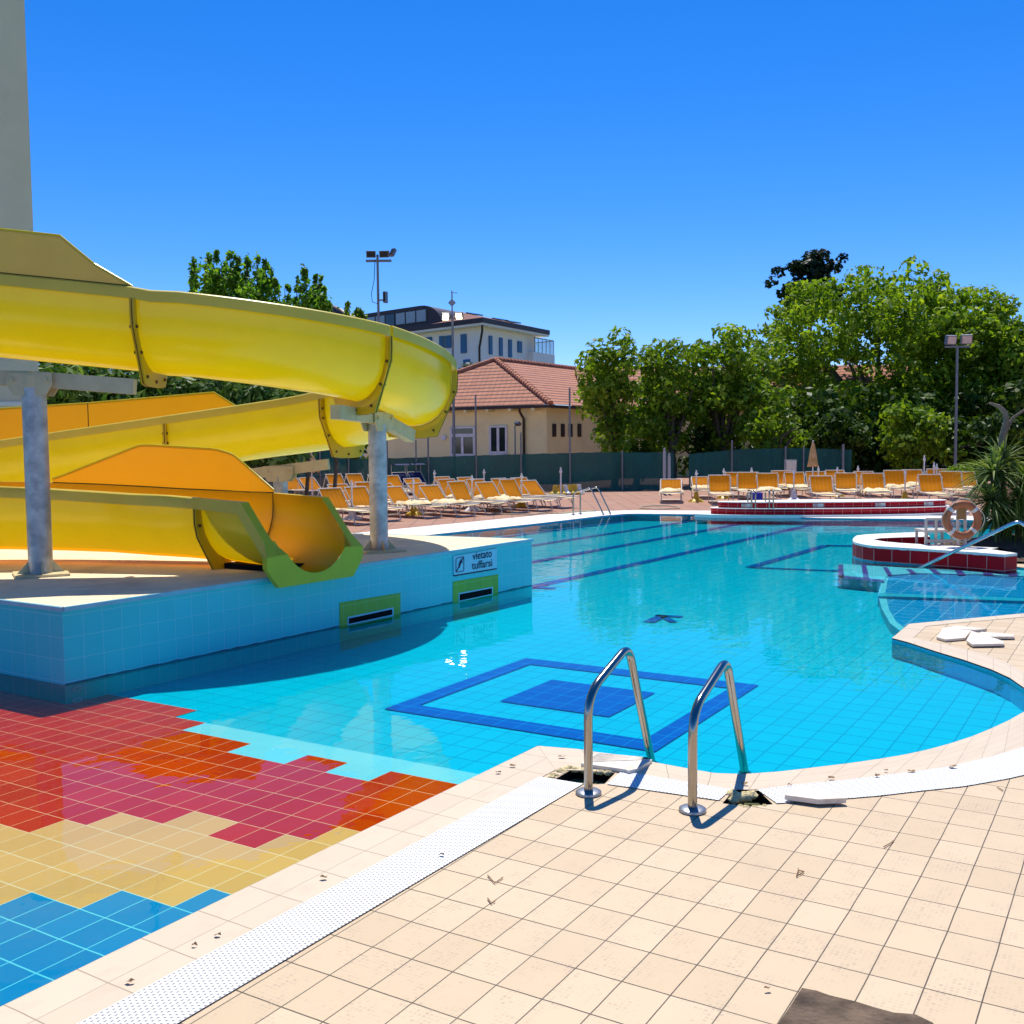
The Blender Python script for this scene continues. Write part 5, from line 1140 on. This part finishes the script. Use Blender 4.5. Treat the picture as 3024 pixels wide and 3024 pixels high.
# apartment block on the skyline
ap = thing('apartment_block', 'white apartment block with blue shutters and brown curved dormers on the skyline', 'building', (X(1424, 90), 90, 0))
ao = np.array([X(1424, 90), 90.]); U1 = np.array([-.72, .694]); U2 = np.array([.494, .87])
def apt(a, c, z): p = U1*a+U2*c; return (p[0], p[1], z)
ZA = D(1427, 962, 90)[2]
b = MB(); b.prism([apt(0, 0, 0)[:2], apt(15, 0, 0)[:2], apt(15, 10, 0)[:2], apt(0, 10, 0)[:2]], 0, ZA-.1); b.build('wall', M['apart'], ap)
OV = 1.1; ee = [apt(-OV, -OV, 0), apt(16, -OV, 0), apt(16, 11, 0), apt(-OV, 11, 0)]
b = MB(); b.prism([p[:2] for p in ee], ZA-.098, ZA+.08); b.build('soffit', M['apart_grey'], ap)
b = MB(); b.prism([apt(-OV-.06, -OV-.06, 0)[:2], apt(16.1, -OV-.06, 0)[:2], apt(16.1, 11.06, 0)[:2], apt(-OV-.06, 11.06, 0)[:2]], ZA+.082, ZA+.5); b.build('fascia', M['brownmetal'], ap)
zr_ = ZA+.5; zt_ = D(1340, 913, 97)[2]
e2 = [(p[0], p[1], zr_) for p in ee]; r1, r2 = apt(6.5, 5.0, zt_), apt(9.0, 5.1, zt_)
b = MB(); rooftri(b, [e2[1], e2[0], r1, r2]); rooftri(b, [e2[0], e2[3], r1]); rooftri(b, [e2[3], e2[2], r2, r1]); rooftri(b, [e2[2], e2[1], r2]); rfa = b.build('roof', M['roof2'], ap)
def aface(px, face):      # position along face 1 (left) or 2 (right) at pixel column
    k = (px-1512)/F; U = U1 if face == 1 else U2; return (ao[0]-k*ao[1])/(k*U[1]-U[0])
def awin(px0, px1, y0, y1, face, m='shutter', name='shutter', off=.06):
    U, Nn = (U1, -U2) if face == 1 else (U2, -U1)
    a0, a1 = aface(px0, face), aface(px1, face); am = (a0+a1)/2; yy = ao[1]+U[1]*am; z1, z0 = D(px0, y0, yy)[2], D(px0, y1, yy)[2]
    p = U*am+Nn*off; b = MB(); b.box(p[0], p[1], (z0+z1)/2, max(.2, abs(a1-a0)), .14, z1-z0, math.atan2(U[1], U[0])); return b.build(name, M[m], ap)
zz8 = lambda x, y: (1100+x/3.578, 860+y/3.578)
for (x0, x1, y0, y1, f) in ((960, 1015, 455, 655, 1), (735, 775, 475, 600, 1), (812, 858, 468, 600, 1), (580, 655, 488, 600, 1), (1245, 1275, 472, 668, 2), (1353, 1383, 492, 685, 2), (1450, 1480, 512, 700, 2), (1545, 1585, 530, 650, 2), (985, 1048, 722, 830, 1)):
    A_, B_ = zz8(x0, y0), zz8(x1, y1); awin(A_[0], B_[0], A_[1], B_[1], f)
A_, B_ = zz8(775, 475), zz8(812, 600); awin(A_[0], B_[0], A_[1], B_[1], 1, 'glass', 'window', .03)
# downpipe at the corner, balcony
p = apt(-.05, -.25, 0); p1 = apt(-.9, -.9, 0); b = MB(); b.tube([(p1[0], p1[1], ZA), (p1[0], p1[1], ZA-.6), (p[0], p[1], ZA-1.9), (p[0], p[1], 0)], .10, 8); b.build('downpipe', M['gutter'], ap, 50)
zb1 = D(1600, 1050, 101)[2]; zb2 = D(1600, 1026, 101)[2]
b = MB(); b.prism([apt(-.8, 8.3, 0)[:2], apt(3, 8.3, 0)[:2], apt(3, 12.6, 0)[:2], apt(-.8, 12.6, 0)[:2]], 0, zb1); bl = b.build('balcony', M['apart'], ap)
b = MB(); q = [apt(-.75, 8.6, 0), apt(-.75, 12.5, 0), apt(3, 12.5, 0)]
for i in range(2): b.add([(q[i][0], q[i][1], zb1), (q[i+1][0], q[i+1][1], zb1), (q[i+1][0], q[i+1][1], zb1+1.3), (q[i][0], q[i][1], zb1+1.3)], [(0, 1, 2, 3)])
b.build('glass_rail', M['railglass'], bl)
b = MB()
for i in range(2): b.tube([(q[i][0], q[i][1], zb1+1.32), (q[i+1][0], q[i+1][1], zb1+1.32)], .05, 6)
for f_ in np.linspace(0, 1, 6): p = Vector(q[0]).lerp(Vector(q[1]), f_); b.bar((p.x, p.y, zb1), (p.x, p.y, zb1+1.3), .06)
b.build('railing', M['lampmetal'], bl)
# dormers: barrel roofed boxes
def dormer(a0, a1, cfront, zb_, zt_, depth, wins):
    b = MB(); n = 14
    pr_ = [(a0, zb_)]+[(a0-.0+(a1-a0)*k/20, zt_-.9*0) for k in ()]
    outl = [(a1, zb_), (a1, zt_)]+[(a0+2.6-2.6*math.sin(PI/2*k/8), zb_+(zt_-zb_)*math.cos(PI/2*k/8)) for k in range(0, 9)]
    outl = [(a1, zb_), (a1, zt_)]+[(a0+2.8-2.8*math.sin(PI/2*k/8), zb_+(zt_-zb_)*math.cos(PI/2*k/8)) for k in range(0, 9)]
    n = len(outl); vs = [apt(a, cfront, z) for a, z in outl]+[apt(a, cfront+depth, z) for a, z in outl]
    b.add(vs, [tuple(range(n)), tuple(range(n, 2*n))[::-1]]+[(i, n+i, n+(i+1) % n, (i+1) % n) for i in range(n)]); d_ = b.build('dormer', M['brownmetal'], ap)
    for (wa0, wa1, m) in wins:
        p = U1*(wa0+wa1)/2-U2*.06+U2*cfront; b = MB(); b.box(p[0], p[1], zb_+(zt_-zb_)*.5, abs(wa1-wa0), .1, (zt_-zb_)*.55, math.atan2(U1[1], U1[0])); b.build('window', M[m], d_)
zd0, zd1 = ZA+.52, D(1300, 903, 95)[2]
dormer(4.6, 16.0, -.4, zd0, zd1, 6, [(a, a+1.25, 'glass' if k == 3 else 'curtainglass') for k, a in enumerate(np.arange(6.6, 15., 1.45))])
# second arched dormer further left
b = MB(); ar = [(16.3+5.5*(1-math.cos(PI*k/16)), zd0-1.2+3.9*math.sin(PI*k/16)) for k in range(17)]; n = len(ar)
vs = [apt(a, -.6, z) for a, z in ar]+[apt(a, 5, z) for a, z in ar]; b.add(vs, [tuple(range(n)), (0, n, 2*n-1, n-1)]+[(i, i+1, n+i+1, n+i) for i in range(n-1)]); d2 = b.build('dormer', M['apart'], ap)
b = MB(); b.tube([apt(a, -.8, z+.15) for a, z in ar], .45, 8); b.build('dormer_trim', M['brownmetal'], d2, 50)
b = MB(); p = U1*21-U2*.7; b.box(p[0], p[1], zd0+.1, 2.2, .1, 1.5, math.atan2(U1[1], U1[0])); b.build('window', M['glass'], d2)
b = MB(); b.prism([apt(15, .3, 0)[:2], apt(28, .3, 0)[:2], apt(28, 8, 0)[:2], apt(15, 8, 0)[:2]], 0, ZA-.2); b.build('wall', M['apart'], ap)
q_ = D(1335, 895, 95)-np.array([ao[0], ao[1], 0]); b = MB(); b.bar((q_[0], q_[1], zt_-1.5), (q_[0], q_[1], q_[2]+1.0), .12); b.box(q_[0], q_[1]-.2, q_[2], .5, .08, .5, 0, Matrix.Rotation(PI/4, 4, 'Y')); b.bar((q_[0]-.02, q_[1], q_[2]), (q_[0]-.02, q_[1], q_[2]+1.15), .07); b.bar((q_[0]-.1, q_[1], q_[2]+.95), (q_[0]+.5, q_[1], q_[2]+.9), .05); b.build('antenna', M['pipegrey'], ap)
for a, c, s_ in ((-OV+2.2, 5, 1), (-OV+2.0, 7.0, 1), (-OV+4.2, 3.2, 1)):
    t_ = (a+OV)/(6.5+OV); p = apt(a, c, zr_+(zt_-zr_)*t_+.1); b = MB(); b.box(p[0], p[1], p[2], 1.0, 1.2, .1, math.atan2(U1[1], U1[0]), Matrix.Rotation(-math.atan2(zt_-zr_, 6.5+OV), 4, 'Y')); b.build('skylight', M['glass'], rfa)
# tower at the far left
tw_o = (X(128, 16), 16.)
tower = thing('cream_tower', 'tall plain cream tower block rising at the left edge', 'building', (*tw_o, 0))
b = MB(); b.prism([(0, 0), (-7, -.6), (-9, 7), (-3.6, 6)], .0, 13); b.build('wall', M['tower'], tower)
zl_ = D(60, 1192, 16)[2]; b = MB(); b.prism([(.03, -.03), (-7, -.64), (-7, -.5), (.03, .1)], zl_-.03, zl_+.03); b.build('string_course', M['apart_grey'], tower)
b = MB(); b.prism([(.08, -.08), (-7.1, -.7), (-9.1, 7.1), (-3.6, 6.1)], 13, 13.25); b.build('parapet_cap', M['apart_grey'], tower)

# ------------------------------------------------------------------ plants
def leaves(parent, name, blobs, m, size, per, jitter=.35, elong=1.6, upb=.25, droop=0.):
    """many small leaf faces spread through clump volumes; blobs: (x,y,z,rx,ry,rz)"""
    V = []; 
    for (x, y, z, rx, ry, rz) in blobs:
        area = (rx*ry+rx*rz+ry*rz)/3*4*PI; n = max(12, int(per*area))
        d = rng.normal(size=(n, 3)); d /= np.linalg.norm(d, axis=1)[:, None]
        rad = 1-jitter*rng.random(n)**1.6; c = np.array([x, y, z])+d*np.array([rx, ry, rz])*rad[:, None]
        nr = d/np.array([rx, ry, rz]); nr /= np.linalg.norm(nr, axis=1)[:, None]; nr = nr+rng.normal(size=(n, 3))*.55+np.array([0, 0, upb]); nr /= np.linalg.norm(nr, axis=1)[:, None]
        t = rng.normal(size=(n, 3))+np.array([0, 0, -droop]); t -= nr*np.sum(t*nr, axis=1)[:, None]; t /= np.linalg.norm(t, axis=1)[:, None]; s = np.cross(nr, t)
        sz = size*(.6+.8*rng.random(n))[:, None]; h = sz*elong*.5; wv = sz*.5
        V.append(np.stack([c-t*h, c+s*wv*.9-t*h*.1+nr*sz*.08, c+t*h, c-s*wv*.9-t*h*.1+nr*sz*.08], axis=1))
    V = np.concatenate(V).reshape(-1, 3); nf = len(V)//4
    me = bpy.data.meshes.new(name); me.vertices.add(len(V)); me.vertices.foreach_set('co', V.astype(np.float32).ravel())
    me.loops.add(nf*4); me.loops.foreach_set('vertex_index', np.arange(nf*4, dtype=np.int32)); me.polygons.add(nf); me.polygons.foreach_set('loop_start', np.arange(0, nf*4, 4, dtype=np.int32))
    me.materials.append(m); me.update(calc_edges=True); me.validate()
    o = bpy.data.objects.new(name, me); COL.objects.link(o)
    if parent: o.parent = parent
    return o
def clumps(c, r, n, br, flat=.75, lo=-1.0, shell=.45, regular=False):
    out = []; subs = [(0, 0, 0, 1.)] if regular else [(0, 0, 0, .8)]+[(random.uniform(-.5, .5), random.uniform(-.5, .5), random.uniform(-.5, .45), random.uniform(.42, .62)) for _ in range(5)]
    while len(out) < n:
        d = rng.normal(size=3); d /= np.linalg.norm(d); k = shell+(1-shell)*rng.random()**.6; sb = subs[0] if random.random() < .35 else random.choice(subs); p = d*k*sb[3]+np.array(sb[:3])
        if p[2] < lo: continue
        s = br*(.6+.8*rng.random()); out.append((c[0]+p[0]*r[0], c[1]+p[1]*r[1], c[2]+p[2]*r[2], s, s, s*flat))
    return out
def trunk(parent, pts, r, m, limbs=(), name='trunk'):
    b = MB(); b.tube(pts, r, 10)
    for l, lr in limbs: b.tube(l, lr, 7)
    return b.build(name, m, parent, 70)
def limbset(base, c, r, n, r0):
    out = []
    for k in range(n):
        a = 2*PI*k/n+random.random(); e = Vector((c[0]+r[0]*.5*math.cos(a), c[1]+r[1]*.5*math.sin(a), c[2]+r[2]*random.uniform(-.2, .3))); s = Vector(base); mid = s.lerp(e, .5)+Vector((random.uniform(-.2, .2), 0, .3))
        out.append(([s, mid, e], [r0, r0*.6, r0*.25]))
    return out
def tree(name, label, px, d, ytop, halfpx, zlow, m, size, per, nb, br, group=None, bark='bark', cat='tree', flat=.75, ry=None, shell=.45, extra=(), regular=False):
    x = X(px, d); zt = D(px, ytop, d)[2]; rx = halfpx/F*d; t = thing(name, label, cat, (x, d, 0), 0, group)
    c = (0, 0, (zt+zlow)/2); r = (rx, ry or rx, (zt-zlow)/2)
    bl = clumps(c, (r[0]-br*.6, r[1]-br*.6, r[2]-br*.5), nb, br, flat, shell=shell, regular=regular)+[(e[0], e[1], e[2], e[3], e[3], e[3]*.8) for e in extra]
    leaves(t, 'crown', bl, m, size, per)
    fork = (0, 0, max(.8, zlow+.1*(zt-zlow))); trunk(t, [(0, 0, 0), (.04*rx, 0, fork[2]*.5), fork, (0, 0, c[2]+r[2]*.3)], [.05*rx+.06, .045*rx+.05, .04*rx+.04, .03], M[bark], limbset(fork, c, r, 7, .03*rx+.03))
    return t
# columnar trees behind the slide
def spires(label, px, d, tops, base, m, group):
    t = thing('poplar_tree', label, 'tree', (X(px, d), d, 0), 0, group); bl = []
    for (qx, ytop, wpx) in tops:
        zt = D(qx, ytop, d)[2]; x = X(qx, d)-X(px, d); w0 = wpx/F*d; yy = random.uniform(-.8, .8)
        for k in range(60):
            f = random.random()**1.05; s = w0*(.26+.55*(1-f))*(.5+.7*random.random()); q = (1-f)**.6*1.25
            s *= 1.5; bl.append((x+rng.normal()*.7*w0*q, yy+rng.normal()*.8*w0*q, base+(zt-base)*f-s*.5, s, s, s*1.4))
    tx = sorted((q[0], q[1]) for q in tops)
    for k in range(int(9*len(tops))):
        qx = random.uniform(tx[0][0]+6, tx[-1][0]-4); yt = np.interp(qx, [a for a, _ in tx], [b_ for _, b_ in tx])+random.uniform(38, 75); zt = D(qx, yt, d)[2]
        z = base+(zt-base)*random.random()**.6; sz = random.uniform(.35, .62); bl.append((X(qx, d)-X(px, d), random.uniform(-1.3, 1.3), z, sz, sz, sz*1.35))
    leaves(t, 'crown', bl, m, .16, 8, .97)
    b = MB(); b.tube([(0, 0, 0), (0, 0, base+1.5), (0, 0, base+3)], [.25, .2, .06], 8)
    for (qx, ytop, wpx) in tops: b.tube([(0, 0, base*.6), (X(qx, d)-X(px, d), 0, base+1), (X(qx, d)-X(px, d), 0, D(qx, ytop, d)[2]-.3)], [.1, .07, .015], 6)
    b.build('trunk', M['bark'], t, 60)
PG = 'upright trees beyond the slide'
spires('tallest upright tree with many spires behind the slide', 690, 55, [(598, 765, 22), (625, 742, 22), (650, 732, 24), (672, 760, 26), (698, 735, 24), (720, 745, 26), (745, 752, 24), (775, 750, 24), (800, 765, 22), (815, 785, 20), (590, 800, 22), (660, 800, 34), (740, 800, 34)], 5.5, M['leafC'], PG)
spires('second upright tree right of the tallest one behind the slide', 915, 55, [(838, 828, 22), (855, 835, 20), (890, 800, 22), (918, 792, 24), (945, 808, 20), (955, 805, 18), (975, 850, 20), (905, 850, 34), (990, 890, 14)], 4.5, M['leafC'], PG)
spires('small bushy tree left of the apartment block', 1045, 58, [(1030, 905, 18), (1042, 893, 18), (1060, 905, 16), (1078, 915, 20), (1090, 925, 18)], 4.5, M['leafA'], PG)
# big oleander hedge behind the slide
hd = thing('oleander_hedge', 'tall long leaved oleander hedge growing behind the slide', 'hedge', (-7.5, 22.5, 0)); bl = []
for k in range(95):
    px = random.uniform(95, 880); d = random.uniform(20.5, 23.5); yt = np.interp(px, [95, 300, 600, 760, 880], [1062, 1075, 1098, 1120, 1150]); zt = D(px, yt, d)[2]; z = random.uniform(.4, 1)**.7*(zt-.45); bl.append((X(px, d)+7.5, d-22.5, z, .5, .5, .55))
for px in np.linspace(95, 880, 26):
    d = 21.2+random.random(); yt = np.interp(px, [95, 300, 600, 760, 880], [1062, 1075, 1098, 1120, 1150]); bl.append((X(px, d)+7.5, d-22.5, D(px, yt, d)[2]-.42+random.uniform(-.1, .12), .5, .5, .5))
leaves(hd, 'foliage', bl, M['leafE'], .075, 75, .5, 3.4, .1)
b = MB(); 
for k in range(14): x = -4.2+.6*k; b.tube([(x, 0, 0), (x+.1, .1, 1.2), (x, 0, 2.2)], [.05, .04, .02], 6)
b.build('stems', M['bark'], hd)
tree('round_shrub', 'small leafy shrub below the tower at the left edge', 62, 18, 1150, 40, .2, M['leafA'], .09, 60, 14, .22, cat='shrub', extra=())
# low dark planting behind the fences
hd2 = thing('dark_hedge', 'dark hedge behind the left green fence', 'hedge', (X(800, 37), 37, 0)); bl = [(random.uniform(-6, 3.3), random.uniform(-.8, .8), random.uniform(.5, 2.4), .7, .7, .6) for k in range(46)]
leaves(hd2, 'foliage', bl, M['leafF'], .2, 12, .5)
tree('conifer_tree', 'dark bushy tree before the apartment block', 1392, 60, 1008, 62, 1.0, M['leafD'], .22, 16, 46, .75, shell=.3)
# middle plane trees
MG = 'leafy trees before the house wing'
tree('plane_tree', 'leftmost leafy tree before the house wing', 1815, 37, 965, 128, .7, M['leafA'], .14, 30, 62, .42, MG, extra=[(-1.0, -.3, 3.3, .5), (.2, 0, 5.3, .45), (.45, 0, 5.0, .4)])
tree('plane_tree', 'middle leafy tree with feathery top before the house wing', 1985, 37.5, 925, 145, .7, M['leafA'], .14, 30, 72, .44, MG)
tree('plane_tree', 'right leafy tree leaning on the big round tree', 2135, 38, 905, 165, .5, M['leafA'], .14, 30, 74, .46, MG)
tree('round_shrub', 'bright green bush under the right leafy tree', 2290, 36, 1120, 150, .2, M['leafA'], .14, 34, 44, .36, 'bushes behind the right loungers', cat='shrub')
for px, d, yt, hw_, lab in ((2255, 40, 960, 120, 'leafy crown filling between the right leafy tree and the huge tree'), (1880, 38.5, 1255, 110, 'dark bush at the foot of the leftmost leafy tree'), (2070, 38.8, 1240, 130, 'dark bush filling the gap behind the two grey pipes')):
    tree('round_shrub' if yt > 1000 else 'plane_tree', lab, px, d, yt, hw_, .0 if yt > 1000 else 1.2, M['leafF'] if yt > 1000 else M['leafA'], .14, 30, 34, .36, 'trees and bushes in the gaps', cat='shrub' if yt > 1000 else 'tree')
# big round tree
tree('broad_tree', 'huge round crowned tree behind the right loungers', 2590, 47, 762, 415, .6, M['leafB'], .16, 20, 760, .45, shell=.35, ry=5.2, regular=True)
tree('broad_tree', 'right shoulder of foliage beside the huge round tree', 2850, 46, 835, 210, .5, M['leafB'], .16, 20, 330, .45, shell=.35, ry=4., regular=True)
tree('broad_tree', 'leafy tree at the right edge of the view', 3050, 43, 930, 200, .3, M['leafA'], .16, 21, 120, .6, shell=.35, ry=3.)
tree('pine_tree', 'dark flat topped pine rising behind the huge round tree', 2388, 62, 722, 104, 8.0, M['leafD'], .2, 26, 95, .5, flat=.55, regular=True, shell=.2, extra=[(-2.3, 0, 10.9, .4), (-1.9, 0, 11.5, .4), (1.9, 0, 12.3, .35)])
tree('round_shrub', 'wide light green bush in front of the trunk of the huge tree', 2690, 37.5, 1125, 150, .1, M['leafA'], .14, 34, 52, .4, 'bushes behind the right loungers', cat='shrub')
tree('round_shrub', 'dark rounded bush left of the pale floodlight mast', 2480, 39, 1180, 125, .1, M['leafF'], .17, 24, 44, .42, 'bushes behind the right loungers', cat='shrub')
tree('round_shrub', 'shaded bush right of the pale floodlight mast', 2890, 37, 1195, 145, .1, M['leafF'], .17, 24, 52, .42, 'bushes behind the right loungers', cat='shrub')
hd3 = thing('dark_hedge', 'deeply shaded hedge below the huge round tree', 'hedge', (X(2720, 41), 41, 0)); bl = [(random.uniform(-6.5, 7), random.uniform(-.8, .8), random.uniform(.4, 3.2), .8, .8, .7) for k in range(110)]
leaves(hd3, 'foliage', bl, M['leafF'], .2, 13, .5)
ch = thing('clipped_hedge', 'low clipped yellow green hedge behind the right end loungers', 'hedge', (X(2825, 30.5), 30.5, 0)); bl = [(random.uniform(-.42, .52), random.uniform(-.2, .2), random.uniform(.3, .74), .17, .17, .12) for k in range(40)]
leaves(ch, 'foliage', bl, M['leafA'], .05, 180, .5)
# yucca clump and bare trunk in the planter
def blades(parent, name, c, n, ln, wd, m, lo, hi, droop, az0=0., az1=2*PI):
    b = MB(); n = int(n*1.5)
    for k in range(n):
        az = random.uniform(az0, az1); el = random.uniform(lo, hi); l = ln*random.uniform(.7, 1.15); w0 = wd*random.uniform(.7, 1.2); d = Vector((math.cos(az)*math.cos(el), math.sin(az)*math.cos(el), math.sin(el))); s = Vector((-math.sin(az), math.cos(az), 0)); p = Vector(c)+d*.03; vs = []; dr = droop*random.uniform(.5, 1.5)
        for i in range(7):
            f = i/6; q = p+d*l*f+Vector((0, 0, -dr*f*f*l)); ww = w0*(1-f**2.2)*(.6+.4*min(1, f*5))*.5+.0008; up_ = Vector((0, 0, .35*ww)); vs += [q-s*ww+up_, q, q+s*ww+up_]
        b.add(vs, [(3*i+j, 3*i+3+j, 3*i+4+j, 3*i+1+j) for i in range(6) for j in (0, 1)])
    return b.build(name, m, parent)
yd = 14.6
yu = thing('yucca_plant', 'large spiky yucca with long arching leaves growing in the planter', 'plant', (X(2945, yd), yd, .1))
ysp = lambda px, py, dd=0.: tuple(D(px, py, yd+dd)-np.array([X(2945, yd), yd, .1]))
for px, py, n, l, dd in ((2935, 1400, 110, .58, 0), (2925, 1480, 110, .5, -.2), (2945, 1530, 90, .42, -.1), (2960, 1360, 60, .5, .2)):
    blades(yu, 'leaf_head', ysp(px, py, dd), n, l, .036, M['leafG'], -.55, 1.25, .35)
b = MB(); b.tube([ysp(2955, 1640), ysp(2950, 1550), ysp(2938, 1470), ysp(2932, 1400)], [.06, .05, .045, .03], 8); b.tube([ysp(2975, 1640), ysp(2978, 1580), ysp(2962, 1500), ysp(2960, 1370)], [.05, .045, .04, .03], 8); b.build('stem', M['bark'], yu, 60)
gp_ = thing('grassy_plant', 'bright green grassy leaved plant at the right edge of the planter', 'plant', (X(3010, 14.3), 14.3, .1)); gq = lambda px, py: tuple(D(px, py, 14.3)-np.array([X(3010, 14.3), 14.3, .1]))
for px, py, n, l in ((3010, 1470, 240, .42), (3030, 1420, 200, .45), (2995, 1530, 160, .34), (3035, 1540, 160, .38)): blades(gp_, 'leaf_head', gq(px, py), n, l, .014, M['leafH'], -.9, 1.3, .5)
b = MB(); b.tube([gq(3005, 1640), gq(3008, 1560), gq(3012, 1470)], [.05, .045, .03], 8); b.build('stem', M['bark'], gp_, 60)
bt = thing('dead_tree', 'crooked bare dead tree with broken top leaning over the yucca', 'dead tree', (X(2965, 14.8), 14.8, .1)); bq = lambda px, py: tuple(D(px, py, 14.8)-np.array([X(2965, 14.8), 14.8, .1]))
b = MB(); b.tube([bq(2975, 1630), bq(2968, 1540), bq(2957, 1440), bq(2955, 1350), bq(2960, 1290), bq(2972, 1245), bq(2968, 1218), bq(2950, 1200), bq(2922, 1190)], [.075, .065, .06, .05, .045, .042, .04, .03, .015], 10); b.build('trunk', M['barkpale'], bt, 60)
b = MB(); b.tube([bq(2958, 1300), bq(2990, 1235), bq(3040, 1200)], [.03, .02, .015], 7); b.build('branch', M['barkpale'], bt, 60)
